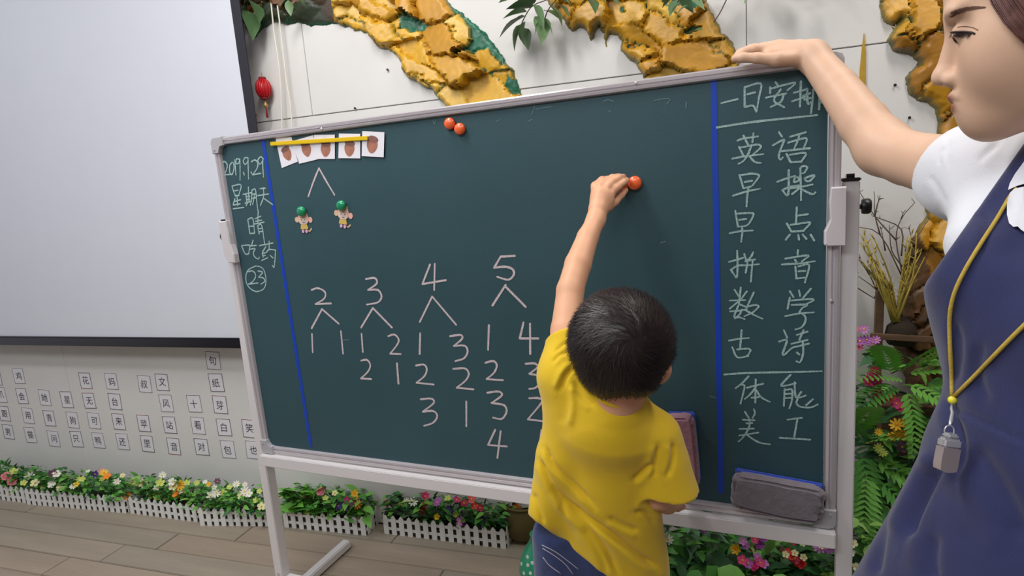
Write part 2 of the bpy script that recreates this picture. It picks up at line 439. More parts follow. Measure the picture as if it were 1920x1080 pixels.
def blue(p0, p1, w):
    (a0, b0), (a1, b1) = ab(*p0), ab(*p1)
    mesh('blue_line', [(a0-w/2, -0.0006, b0), (a0+w/2, -0.0006, b0), (a1+w/2, -0.0006, b1), (a1-w/2, -0.0006, b1)], [(0, 1, 2, 3)], M['blue_line'], bb)
blue((493, 262), (583, 838), 0.0115); blue((1338, 148), (1352, 924), 0.0115)

CR_ = random.Random(5)
def ribbon(b, pts, w, lift):
    """one chalk stroke as a thin strip with rounded ends"""
    P2 = [np.array(q) for q in catmull(pts, 4)]
    out = [P2[0]]
    for q in P2[1:]:
        if np.linalg.norm(q-out[-1]) > 0.0008: out.append(q)
    if len(out) < 2: out.append(out[0]+np.array([0.001, 0]))
    n = len(out); V = []; F = []
    for i, q in enumerate(out):
        t = out[min(i+1, n-1)]-out[max(i-1, 0)]; t = t/(np.linalg.norm(t)+1e-9); s = np.array([-t[1], t[0]])
        ww = w*0.5*(1+CR_.uniform(-0.13, 0.13))*(0.8+0.2*math.sin(math.pi*min(1, 0.2+i/n)))
        V += [(q[0]+s[0]*ww, -lift, q[1]+s[1]*ww), (q[0]-s[0]*ww, -lift, q[1]-s[1]*ww)]
    for i in range(n-1): F.append((2*i, 2*i+1, 2*i+3, 2*i+2))
    for e, sgn in ((0, -1), (n-1, 1)):
        t = (out[1]-out[0]) if e == 0 else (out[-1]-out[-2]); t = sgn*t/(np.linalg.norm(t)+1e-9); s = np.array([-t[1], t[0]])
        k = len(V); c = out[e]
        arc = [c+(s*math.cos(an)+t*math.sin(an))*w*0.45 for an in [i*math.pi/5 for i in range(6)]]
        V += [(q[0], -lift, q[1]) for q in arc]; F.append(tuple(range(k, k+6)))
    b.add(V, F)
def write(name, ox, oy, sc, strokes, w, m, label=None):
    b = MB(); lift = 0.0007
    for i, st in enumerate(strokes):
        ribbon(b, [ab(ox+x/sc, oy+y/sc) for x, y in st], w, lift+0.00004*i)
    o = b.build(name, m, bb)
    if label: o['label'] = label
    return o
S = 7.2
RW = 0.0040
A_ = (1360, 230, S); B_ = (1360, 380, S); C_ = (1360, 530, S); D_ = (1360, 690, S); E_ = (1340, 140, S)
right = [
 ('英', A_, [[(165,242),(245,215),(440,185)],[(245,175),(305,295)],[(380,145),(365,265)],[(185,325),(240,440)],[(190,340),(340,310),(430,295),(480,315),(465,350),(380,425)],[(350,320),(300,440),(240,520),(180,555)],[(95,487),(230,460),(510,425)],[(320,450),(400,530),(480,545)]]),
 ('语', A_, [[(725,130),(765,190)],[(645,305),(790,230),(770,300),(722,440),(745,500),(775,470)],[(875,190),(1085,130)],[(1000,170),(970,260),(925,360)],[(850,270),(1040,215),(1100,225),(1060,340)],[(755,385),(1145,345)],[(825,420),(880,530)],[(870,435),(1085,410),(1030,520)],[(880,535),(1030,525)]]),
 ('早', A_, [[(190,705),(245,885)],[(190,712),(330,690),(420,695),(455,725),(370,845)],[(262,800),(362,785)],[(250,885),(350,860)],[(105,985),(300,925),(465,893)],[(315,865),(295,1000),(287,1130)]]),
 ('操', A_, [[(855,640),(855,900),(835,985),(770,910)],[(770,910),(860,870),(1000,845)],[(700,798),(850,745),(940,720)],[(1015,680),(1015,610),(1060,585),(1105,605),(1070,670),(1025,690)],[(940,740),(925,800),(985,785),(990,740),(940,740)],[(1070,750),(1200,710),(1150,780),(1100,790),(1070,755)],[(880,885),(1030,865),(1175,835)],[(1012,700),(1020,860),(1022,1045)],[(1000,885),(900,965)],[(1030,900),(1170,965),(1215,940)]]),
 ('早', B_, [[(135,110),(170,320)],[(165,148),(340,140),(380,165),(300,300),(170,325)],[(185,232),(285,220)],[(60,412),(200,385),(370,375)],[(225,340),(230,400),(215,525)]]),
 ('点', B_, [[(965,60),(955,280)],[(970,175),(1115,155)],[(830,280),(890,385)],[(880,300),(1100,268),(1145,280),(1060,370)],[(890,390),(1060,378)],[(870,430),(815,500)],[(985,435),(995,500)],[(1045,430),(1095,490)],[(1150,430),(1200,510)]]),
 ('拼', B_, [[(160,650),(165,850),(155,1010),(120,970)],[(50,800),(240,745)],[(75,905),(170,850),(290,845),(455,830)],[(75,905),(105,950)],[(255,690),(275,760)],[(375,670),(340,740),(270,790)],[(270,790),(400,765)],[(300,800),(275,945)],[(370,770),(345,1065)]]),
 ('音', B_, [[(980,640),(975,700)],[(810,755),(1120,710),(1035,790)],[(940,770),(960,800)],[(765,833),(1000,820),(1205,790)],[(945,860),(960,1020)],[(985,860),(1130,840),(1075,1075)],[(990,925),(1080,920)],[(955,1022),(1075,1010)]]),
 ('数', C_, [[(125,95),(180,180)],[(208,65),(190,230),(180,290)],[(290,115),(215,220)],[(60,240),(270,235)],[(180,250),(60,350)],[(190,290),(290,330)],[(65,387),(200,375),(290,355)],[(175,310),(120,460),(190,465),(260,490)],[(230,360),(190,430),(130,480)],[(385,130),(290,330)],[(310,320),(400,300),(450,320),(370,400),(260,450)],[(265,365),(380,430),(500,485)]]),
 ('学', C_, [[(870,115),(920,195)],[(995,105),(1010,180)],[(1155,80),(1040,215)],[(870,200),(840,350)],[(885,240),(1150,220),(1185,240),(1100,285)],[(895,300),(1105,295),(1040,340),(1000,395)],[(810,450),(1000,415),(1195,400)],[(1010,400),(1075,450),(1080,520),(1030,600),(945,630)]]),
 ('古', C_, [[(220,640),(200,880)],[(50,780),(200,755),(315,745)],[(95,870),(160,1005),(310,990)],[(160,900),(300,890),(340,910),(310,970),(290,990)]]),
 ('诗', C_, [[(790,640),(835,745)],[(725,795),(830,775),(775,950),(800,970),(900,880),(1000,850)],[(965,705),(1110,660)],[(1055,640),(1000,770)],[(890,825),(1110,770)],[(930,870),(1130,820)],[(1045,790),(1050,950),(1010,1070),(960,1060)],[(965,940),(1000,970)]]),
 ('体', D_, [[(315,110),(230,200),(140,270)],[(220,225),(260,250),(205,480)],[(290,265),(510,210)],[(410,150),(405,465)],[(400,270),(340,350),(265,415)],[(415,290),(480,390),(600,455)],[(355,400),(450,390)]]),
 ('能', D_, [[(880,90),(760,220),(790,240),(950,205)],[(935,190),(945,370),(985,400),(1085,370)],[(1025,320),(975,390)],[(800,280),(790,510)],[(810,295),(890,285),(905,330),(895,450),(865,540)],[(805,350),(885,345)],[(805,405),(890,400)],[(975,420),(960,470),(1010,520),(1150,530),(1245,490)],[(1180,420),(1090,500)]]),
 ('美', D_, [[(265,590),(315,670)],[(385,555),(400,610),(370,670)],[(235,695),(395,705)],[(285,745),(365,740)],[(190,820),(385,815)],[(330,690),(320,800),(250,920),(180,990)],[(185,910),(445,870)],[(290,900),(450,1000),(600,1028)]]),
 ('工', D_, [[(840,695),(1035,670)],[(975,680),(930,925)],[(735,940),(1145,965)]]),
 ('一', E_, [[(90,385),(310,330)]]),
 ('日', E_, [[(405,170),(405,430)],[(405,170),(620,120),(600,300),(565,500)],[(440,265),(545,240)],[(410,435),(520,420),(555,490)]]),
 ('安', E_, [[(820,100),(850,140)],[(750,170),(750,250)],[(760,190),(900,150),(1090,110),(985,210)],[(695,310),(965,255)],[(890,200),(800,350),(940,440)],[(930,280),(890,370),(760,435)]]),
 ('排', E_, [[(1165,90),(1150,430)],[(1070,245),(1250,195)],[(1045,360),(1250,290)],[(1330,200),(1325,310),(1300,520)],[(1195,285),(1290,250)],[(1210,335),(1300,315)],[(1250,190),(1255,390),(1300,370)],[(1420,180),(1410,470)],[(1420,240),(1480,230)],[(1420,310),(1480,300)],[(1420,380),(1490,370)]]),
]
for ch, (ox, oy, s), st in right:
    write('chalk_character', ox, oy, s, st, RW, M['chalk'])
write('chalk_line', 0, 0, 1, [[(1344,239),(1410,229),(1465,223),(1532,216)]], 0.0044, M['chalk'])
write('chalk_line', 0, 0, 1, [[(1358,702),(1405,699),(1500,697),(1540,696)]], 0.0044, M['chalk'])
LW = 0.0040
F9 = (400, 280, 9.0); G9 = (420, 390, 9.0); Z3 = (400, 440, 4.694)
left = [
 ('chalk_numeral', F9, [[(150,235),(190,205),(235,250),(235,310),(195,430)],[(195,430),(320,420)]]),
 ('chalk_numeral', F9, [[(320,215),(280,280),(285,400),(320,425),(350,330),(345,240),(320,215)]]),
 ('chalk_numeral', F9, [[(365,180),(385,430)]]),
 ('chalk_numeral', F9, [[(445,165),(395,165),(385,230),(425,240),(450,175)],[(450,165),(455,300),(455,520)]]),
 ('chalk_numeral', F9, [[(510,385),(525,430)]]),
 ('chalk_numeral', F9, [[(590,145),(540,140),(510,200),(540,255),(585,210)],[(590,145),(592,300),(598,500)]]),
 ('chalk_numeral', F9, [[(640,380),(650,410)]]),
 ('chalk_numeral', F9, [[(645,210),(700,180),(750,220),(745,310),(690,400),(665,430)],[(665,430),(805,405)]]),
 ('chalk_numeral', F9, [[(845,160),(800,125),(755,190),(790,250),(835,200)],[(845,160),(835,240),(850,465)]]),
 ('chalk_character', F9, [[(320,625),(350,720),(380,785)],[(320,620),(470,600),(430,785)],[(365,700),(420,690)],[(370,785),(440,775)],[(370,830),(340,930)],[(360,880),(465,850)],[(405,790),(415,950)],[(340,940),(460,920)],[(340,1003),(520,980)]]),
 ('chalk_character', F9, [[(505,760),(650,730)],[(595,635),(605,900)],[(555,760),(570,895)],[(565,800),(620,790)],[(565,850),(620,840)],[(540,910),(650,870)],[(580,910),(560,950)],[(655,690),(650,830),(630,940)],[(660,690),(715,680),(740,900),(765,1080)],[(660,760),(720,750)],[(655,830),(725,815)],[(700,780),(670,930)]]),
 ('chalk_character', F9, [[(790,665),(880,655)],[(850,650),(850,800),(800,945)],[(755,780),(935,755)],[(860,830),(1000,930)]]),
 ('chalk_character', G9, [[(405,195),(440,430)],[(410,190),(490,180),(520,430)],[(420,310),(505,305)],[(440,430),(520,425)],[(530,180),(625,140)],[(535,225),(640,205)],[(520,270),(680,240)],[(580,80),(575,240)],[(575,310),(600,440)],[(570,300),(640,290),(690,600)],[(590,350),(640,345)],[(595,400),(650,395)]]),
 ('chalk_character', G9, [[(300,635),(360,770),(420,775)],[(300,635),(420,625),(440,650),(420,770)],[(495,545),(465,640)],[(450,640),(550,630)],[(450,695),(530,685),(500,750),(520,820),(580,860),(600,830)]]),
 ('chalk_character', G9, [[(600,635),(830,590)],[(765,560),(765,700)],[(710,650),(650,760),(720,750)],[(720,750),(740,720),(780,700),(875,710)],[(875,710),(865,850),(850,1000),(820,970)],[(650,760),(665,830)],[(665,805),(700,800)],[(640,885),(740,840)],[(785,800),(830,840)]]),
 ('chalk_numeral', Z3, [[(310,325),(350,320),(375,360),(350,410),(310,435)],[(310,435),(395,425)]]),
 ('chalk_numeral', Z3, [[(395,320),(435,330),(400,375)],[(400,375),(440,380),(455,410),(420,435)]]),
 ('chalk_circle', Z3, [[(375,275),(310,310),(288,370),(300,440),(350,490),(400,498),(450,470),(465,400),(450,320),(420,285),(375,275)]]),
]
for nm, (ox, oy, s), st in left:
    write(nm, ox, oy, s, st, LW, M['chalk'])
H_ = (560, 460, 2.454)
nums = [
 [[(60,205),(90,197),(122,215),(118,245),(78,270)],[(78,270),(150,267)]], [[(108,293),(60,382)],[(108,293),(185,360)]], [[(62,407),(65,492)]], [[(195,395),(205,498)]],
 [[(310,155),(350,150),(360,175),(320,205)],[(320,205),(365,205),(382,235),(365,262),(315,272)]], [[(342,288),(288,378)],[(342,288),(430,378)]], [[(290,407),(296,490)]],
 [[(413,418),(440,410),(460,430),(455,455),(422,498)],[(422,498),(470,500)]], [[(288,530),(315,527),(330,550),(320,580),(287,612)],[(287,612),(335,615)]], [[(453,542),(460,637)]],
 [[(605,88),(570,178)],[(570,178),(678,160)],[(627,85),(624,205)]], [[(615,235),(558,352)],[(615,235),(725,365)]], [[(560,405),(557,500)]],
 [[(697,418),(745,412),(752,430),(715,462)],[(715,462),(765,462),(778,490),(760,520),(722,532)]], [[(540,553),(575,548),(590,568),(580,600),(543,632)],[(543,632),(622,640)]],
 [[(712,568),(765,566),(783,590),(770,620),(728,655)],[(728,655),(805,662)]], [[(562,708),(610,705),(622,725),(572,765)],[(572,765),(620,762),(638,785),(620,815),(578,830)]], [[(772,718),(772,832)]],
 [[(995,48),(930,52)],[(930,52),(900,103)],[(900,103),(950,98),(985,110),(990,135),(965,158),(915,145)]], [[(953,182),(892,277)],[(953,190),(1045,283)]], [[(876,367),(872,480)]],
 [[(1035,355),(1018,428)],[(1018,428),(1103,428)],[(1065,360),(1066,500)]], [[(860,540),(895,532),(912,550),(900,585),(865,615)],[(865,615),(940,620)]],
 [[(1045,545),(1085,543),(1100,560),(1062,590)],[(1062,590),(1100,600),(1110,630),(1090,655),(1062,660)]], [[(868,678),(920,672),(935,690),(888,725)],[(888,725),(945,735),(957,765),(935,798),(895,792)]],
 [[(1062,703),(1105,703),(1120,720),(1055,800)],[(1055,800),(1135,810)]], [[(905,848),(872,918)],[(872,918),(958,925)],[(930,855),(915,978)]], [[(1118,850),(1100,1005)]],
]
for st in nums:
    tree = len(st) == 2 and st[0][0][1] - st[1][0][1] in (0, -8) and len(st[0]) == 2 and len(st[1]) == 2 and abs(st[0][0][0]-st[1][0][0]) < 2
    write('chalk_branch' if tree else 'chalk_numeral', *H_, st, 0.0056, M['chalk_pink'])
write('chalk_branch', 500, 240, 6.0, [[(590,452),(530,600),(470,770)],[(590,452),(680,610),(765,752)]], 0.0052, M['chalk_pink'])
for st in ([[(1003,198),(998,214)]], [[(1004,205),(1020,202),(1036,200)]], [[(990,228),(998,224)]], [[(1132,190),(1140,187),(1150,190)]], [[(1142,207),(1144,209)]],
           [[(1226,189),(1240,186),(1256,186),(1250,196)]], [[(1287,192),(1286,203)]], [[(812,226),(815,232),(818,226)]], [[(931,228),(936,225)]], [[(1239,455),(1247,453)]], [[(1330,742),(1342,746)]], [[(640,638),(655,637)]]):
    write('chalk_mark', 0, 0, 1, st, 0.0026, M['chalk_faint'])

# ---------------------------------------------------------------- stand
def brot(): return BMAT.copy()
# upright frame of the stand stands vertically in the board's yaw
SM = Matrix(((BX[0], -_n[0], 0, BO[0]), (BX[1], -_n[1], 0, BO[1]), (BX[2], -_n[2], 1, 0), (0, 0, 0, 1)))
st = thing('board_stand', 'white steel stand with square posts, crossbars and floor feet carrying the chalkboard', 'stand', mw=SM)
def sbox(name, x0, x1, y0, y1, z0, z1, m, bev=0.002, parent=None):
    return smooth_angle(MB().box((x0, y0, z0), (x1, y1, z1), bev).build(name, m, parent or st))
ZT = 0.5459+0.72
for (x0, x1, side) in ((-0.036, -0.0035, -1), (BW+0.0035, BW+0.034, 1)):
    sbox('post', x0, x1, -0.004, 0.030, 0.031, ZT, M['white_metal'])
    b = MB(); xc = (x0+x1)/2
    b.box((x0-0.002, -0.006, ZT), (x1+0.002, 0.032, ZT+0.006), 0.002); b.box((x0+0.004, 0.0, ZT+0.005), (x1-0.004, 0.026, ZT+0.014), 0.005)
    smooth_angle(b.build('end_cap', M['black'], st))
    kz = ZT-0.05 if side > 0 else ZT-0.045
    kx = x1 if side > 0 else x0
    b = MB(); Mx = Matrix.Translation((kx, 0.013, kz)) @ Matrix.Rotation(side*math.pi/2, 4, 'Y')
    rr = 0.015
    b.lathe([(0.005, 0), (0.005, 0.004), (rr*0.9, 0.005), (rr, 0.009), (rr, 0.017), (rr*0.8, 0.021), (0.002, 0.022)], 14, Mx)
    smooth_angle(b.build('knob', M['black'], st), 40)
    sbox('foot', xc-0.017, xc+0.017, -0.34, 0.335, 0.004, 0.034, M['white_metal'], 0.004)
    for yy in (-0.33, 0.32): sbox('rubber_pad', xc-0.012, xc+0.012, yy, yy+0.02, 0.0, 0.006, M['black'], 0.001)
    for z in (0.118,): MB().lathe([(0.0055, 0), (0.0055, 0.002), (0.002, 0.003)], 12, Matrix.Translation((xc, -0.004, z)) @ Matrix.Rotation(math.pi/2, 4, 'X')).build('bolt', M['alu'], st)
sbox('crossbar', 0.0, BW, -0.028, -0.004, 0.5459-0.038, 0.5459-0.0035, M['white_metal'])
sbox('lower_crossbar', -0.0033, BW+0.0033, -0.0035, 0.028, 0.072, 0.104, M['white_metal'])
# clamps that hold the board at mid height
for (side, p0, p1) in ((-1, (438, 413), (440, 491)), (1, (1566, 350), (1564, 459))):
    zt_, zb_ = ab(*p0)[1], ab(*p1)[1]
    if side < 0: ring = [(-0.012, 0), (0.017, 0), (0.020, 0.02), (0.019, 0.05), (0.026, 0.08), (0.026, 1), (0.0, 1), (-0.012, 0.9)]
    else: ring = [(0.008, 0), (-0.018, 0), (-0.020, 0.25), (-0.018, 0.55), (-0.028, 0.75), (-0.028, 0.97), (-0.024, 1), (0.008, 1)]
    if side < 0: ring = [(-0.012, 0), (0.016, 0), (0.019, 0.3), (0.019, 0.55), (0.026, 0.8), (0.025, 1), (0.002, 1), (-0.012, 0.85)]
    x_ = 0 if side < 0 else BW
    V = []; n = len(ring)
    for c, k in ((0.004, 1), (0.020, 1), (0.0235, 0.88)):
        for (x, t) in ring: V.append((x_+x*k, -c, zt_+(zb_-zt_)*(0.5+(t-0.5)*(k*0.3+0.7))))
    F = [(l*n+i, l*n+(i+1) % n, (l+1)*n+(i+1) % n, (l+1)*n+i) for l in range(2) for i in range(n)] + [tuple(range(n)), tuple(range(2*n, 3*n))]
    o = mesh('clamp', V, F, M['white_plastic'], bb)
    bm = bmesh.new(); bm.from_mesh(o.data); bmesh.ops.recalc_face_normals(bm, faces=bm.faces); bm.to_mesh(o.data); bm.free()

# ---------------------------------------------------------------- magnets, cut-outs, cards and erasers on the board
def on_board(px, py, c=0.0, spin=0.0):
    a, b_ = ab(px, py)
    return BMAT @ Matrix.Translation((a, -c, b_)) @ Matrix.Rotation(spin, 4, 'Y')
def magnet(px, py, m, r, label, group, c=0.0):
    o = MB().lathe([(r*0.93, 0), (r, r*0.12), (r, r*0.42), (r*0.94, r*0.62), (r*0.78, r*0.80), (r*0.5, r*0.93), (r*0.2, r*0.98), (0.0004, r*0.99)], 28,
                   Matrix.Rotation(math.pi/2, 4, 'X')).build('magnet', m)
    smooth_angle(o, 50); o.matrix_world = on_board(px, py, c+0.0008)
    return tag(o, label, 'magnet', group)
magnet(845, 232, M['orange'], 0.0138, 'upper left orange dome magnet of the touching pair near the top of the board', 'orange magnets')
magnet(864, 242, M['orange'], 0.0138, 'lower right orange dome magnet of the touching pair near the top of the board', 'orange magnets')
magnet(1191, 343, M['orange'], 0.0150, 'orange dome magnet just right of the child\'s fingertips, fully visible', 'orange magnets')
magnet(1169, 345, M['orange'], 0.0135, 'orange dome magnet half covered by the child\'s fingers', 'orange magnets')
magnet(568.5, 396, M['green_mag'], 0.0139, 'green dome magnet holding the left monkey cut-out', 'green magnets', 0.002)
magnet(643, 385, M['green_mag'], 0.0139, 'green dome magnet holding the right monkey cut-out', 'green magnets', 0.002)

PINK = mat('cutout_pink', srgb(226, 172, 160), 0.6); FACE = mat('cutout_face', srgb(222, 200, 186), 0.6); YEL = mat('cutout_yellow', srgb(216, 184, 92), 0.6)
LIL = mat('cutout_lilac', srgb(212, 176, 206), 0.6); DRK = mat('cutout_dark', srgb(92, 58, 74), 0.6); TAN = mat('cutout_tan', srgb(214, 182, 150), 0.6)
def flat(b, ring, y0, y1):
    n = len(ring); V = [(x, y0, z) for x, z in ring] + [(x, y1, z) for x, z in ring]
    F = [tuple(range(n)), tuple(range(n, 2*n))[::-1]] + [(i, n+i, n+(i+1) % n, (i+1) % n) for i in range(n)]
    b.add(V, F); return b
def oval(cx, cz, rx, rz, n=20, rot=0):
    return [(cx+rx*math.cos(t)*math.cos(rot)-rz*math.sin(t)*math.sin(rot), cz+rx*math.cos(t)*math.sin(rot)+rz*math.sin(t)*math.cos(rot)) for t in [2*math.pi*i/n for i in range(n)]]
def monkey(px, py, spin, label):
    t = thing('monkey_cutout', label, 'cut-out', 'monkey cut-outs', on_board(px, py, 0.0008, spin))
    k = 0.0256
    def pc(name, m, rings, lv):
        b = MB()
        for r_ in rings: flat(b, [(x*k, z*k) for x, z in r_], -0.0003*lv-0.0004, 0)
        b.build(name, m, t)
    pc('ear', TAN, [oval(-0.88, 0.05, 0.27, 0.30)], 1); pc('ear', PINK, [oval(0.92, -0.05, 0.28, 0.31)], 1)
    pc('head', PINK, [oval(0, 0.1, 0.72, 0.66, 28)], 2)
    pc('face', FACE, [oval(-0.02, -0.12, 0.60, 0.40, 24)], 3)
    pc('hair', TAN, [[(-0.62, 0.3), (-0.4, 0.95), (0.05, 1.0), (0.5, 0.9), (0.66, 0.35), (0.2, 0.12), (-0.25, 0.2)]], 3)
    pc('eye', DRK, [oval(-0.24, 0.02, 0.05, 0.06, 10)], 5); pc('eye', DRK, [oval(0.22, 0.02, 0.05, 0.06, 10)], 5)
    pc('mouth', DRK, [oval(0.03, -0.30, 0.15, 0.035, 12)], 5)
    pc('shirt', YEL, [[(-0.42, -0.48), (0.38, -0.48), (0.5, -1.0), (-0.52, -1.0)]], 2)
    pc('shorts', DRK, [[(-0.52, -0.98), (0.5, -0.98), (0.42, -1.38), (0.02, -1.30), (-0.4, -1.38)]], 1)
    pc('foot', LIL, [oval(-0.24, -1.22, 0.16, 0.20, 12)], 3); pc('foot', LIL, [oval(0.22, -1.24, 0.16, 0.20, 12)], 3)
    pc('tail', TAN, [[(0.4, -1.12), (0.62, -1.2), (0.78, -1.02), (0.9, -0.88), (0.96, -1.08), (0.82, -1.2), (0.66, -1.32), (0.42, -1.26)]], 1)
monkey(569.5, 412, 0.0, 'left of two paper monkey cut-outs, hanging a little lower')
monkey(644, 402, 0.16, 'right of two paper monkey cut-outs, hanging a little higher and tilted')

ACO = mat('acorn_print', srgb(168, 112, 92), 0.7, var=0.2, vscale=60); ACC = mat('acorn_cup_print', srgb(134, 92, 84), 0.7, var=0.2, vscale=90)
where = ['leftmost, strongly tilted', 'second from left, tilted and tucked under its neighbour', 'third from left, in the middle', 'fourth from left, upright', 'rightmost, sticking out past the yellow strip']
quads = [[(517,258.5),(547,257),(559,303),(529,315)], [(548,265),(588,253.5),(600,298),(562,307)], [(590,253),(629,252.5),(629,298),(592,298)], [(637,250.5),(677,251),(677,297),(636,296.5)], [(681,246),(722.5,248),(721,295),(680,292.5)]]
nuts = [((538,286), 0.35, 10), ((575,277), 0.1, 10.5), ((612,277), -0.25, 10.5), ((657,276), -0.25, 10.5), ((700,269), -0.3, 11)]
for i, q in enumerate(quads):
    pts = [ab(*p) for p in q]; cx = sum(p[0] for p in pts)/4; cz = sum(p[1] for p in pts)/4
    lift = 0.0008+0.0007*i
    t = thing('acorn_card', 'white card with brown acorn picture, '+where[i], 'card', 'acorn cards', BMAT @ Matrix.Translation((cx, -lift, cz)))
    b = MB(); flat(b, [(p[0]-cx, p[1]-cz) for p in pts], -0.0006, 0); b.build('paper', M['paper'], t)
    (nx, ny), rot, rr = nuts[i]; a0, b0 = ab(nx, ny); a0 -= cx; b0 -= cz; k = rr*0.00158
    b = MB(); rg = []
    for j in range(24):
        an = 2*math.pi*j/24; rad = 1.0+0.18*(max(0, -math.sin(an))**6); x, z = math.cos(an)*rad*k*0.95, math.sin(an)*rad*k*1.1-0.15*k
        rg.append((a0+x*math.cos(rot)-z*math.sin(rot), b0+x*math.sin(rot)+z*math.cos(rot)))
    flat(b, rg, -0.0008, -0.0005); b.build('acorn_print', ACO, t)
    b = MB(); rg = []
    for j in range(20):
        an = 2*math.pi*j/20; x, z = math.cos(an)*k*0.95, math.sin(an)*k*0.48+0.62*k
        rg.append((a0+x*math.cos(rot)-z*math.sin(rot), b0+x*math.sin(rot)+z*math.cos(rot)))
    flat(b, rg, -0.0010, -0.0006); b.build('acorn_cup_print', ACC, t)
p0 = ab(511, 270); p1 = ab(693, 259)
an = math.atan2(p1[1]-p0[1], p1[0]-p0[0]); ln = math.hypot(p1[0]-p0[0], p1[1]-p0[1])
o = smooth_angle(MB().box((0, -0.004, -0.0052), (ln, 0, 0.0052), 0.0012).build('magnetic_strip', M['yellow_strip']))
o.matrix_world = BMAT @ Matrix.Translation((p0[0], -0.0052, p0[1])) @ Matrix.Rotation(-an, 4, 'Y')
tag(o, 'thin yellow magnetic strip holding the acorn cards at the top of the board', 'magnetic strip')

def eraser(px, py, w, h, d, spin, felt, label, bulge):
    t = thing('board_eraser', label, 'eraser', 'board erasers', on_board(px, py, 0.001, spin))
    smooth_angle(MB().box((-w/2*.97, -0.009, -h/2*.97), (w/2*.97, 0, h/2*.97), 0.003).build('backing', M['blue_plastic'], t))
    bm = bmesh.new(); bmesh.ops.create_cube(bm, size=1.0)
    bmesh.ops.subdivide_edges(bm, edges=bm.edges[:], cuts=9, use_grid_fill=True)
    for v in bm.verts:
        x, y, z = v.co*2
        k = (1-0.10*x**4)*(1-0.12*y**2); kx = (1-0.06*z**4)*(1-0.05*y**2)
        X = x*w/2*1.01*kx; Z = z*h/2*1.03*k; Y = -0.008-d/2-y*d/2*(-1)
        n1 = noise.noise(Vector((x*2.1+px, y*2, z*2.1)))
        s = 1+bulge*n1
        v.co = (X*s, Y, Z*s - bulge*0.02*(1-x*x))
    bmesh.ops.bevel(bm, geom=[e for e in bm.edges if e.calc_face_angle(0) > 0.9], offset=0.005, segments=3, affect='EDGES')
    me = bpy.data.meshes.new('felt'); bm.to_mesh(me); bm.free(); me.materials.append(felt)
    o = bpy.data.objects.new('felt', me); link(o, t); smooth_angle(o, 60)
    b = MB()
    for i in range(7):
        x = -w/2+w*(i+0.5)/7
        b.tube([(x, -0.009-d*0.5, h/2*0.97), (x+0.002, -0.010-d*1.0, h/2*0.88)], 0.0004, 4)
    b.build('stitching', felt, t)
    return t
eraser(1456, 921, 0.180, 0.083, 0.030, 0.09, M['felt_grey'], 'grey felt eraser with blue back lying at the bottom right corner of the board', 0.05)
eraser(1284, 834, 0.168, 0.062, 0.036, math.pi/2-0.06, M['felt_pink'], 'pinkish felt eraser with blue back standing upright beside the child\'s right shoulder', 0.02)
# ---------------------------------------------------------------- sculpted foam tree on the wall
def inpoly(X, Z, poly):
    ins = np.zeros(X.shape, bool); n = len(poly)
    for i in range(n):
        x0, z0 = poly[i]; x1, z1 = poly[(i+1) % n]
        c = ((z0 > Z) != (z1 > Z)) & (X < (x1-x0)*(Z-z0)/((z1-z0)+1e-12)+x0)
        ins ^= c
    return ins
def polydist(X, Z, poly):
    D = np.full(X.shape, 9.0); n = len(poly); NX = X.copy(); NZ = Z.copy()
    for i in range(n):
        x0, z0 = poly[i]; x1, z1 = poly[(i+1) % n]; dx, dz = x1-x0, z1-z0
        t = np.clip(((X-x0)*dx+(Z-z0)*dz)/(dx*dx+dz*dz+1e-12), 0, 1)
        d = np.hypot(X-x0-t*dx, Z-z0-t*dz); m = d < D
        NX = np.where(m, x0+t*dx, NX); NZ = np.where(m, z0+t*dz, NZ); D = np.minimum(D, d)
    return D, NX-X, NZ-Z
def fbm(X, Z, s, seed):
    rg = np.random.RandomState(seed); out = np.zeros(X.shape)
    for k in range(10):
        a = rg.uniform(0, 2*np.pi); f = s*(1.35**k); out += np.sin(X*f*np.cos(a)+Z*f*np.sin(a)+rg.uniform(0, 6.28)+1.3*np.sin(Z*f*0.7+k))/(1.25**k)
    return out/4
def wp(q): w = on_wall(*q); return (w[0], w[2])
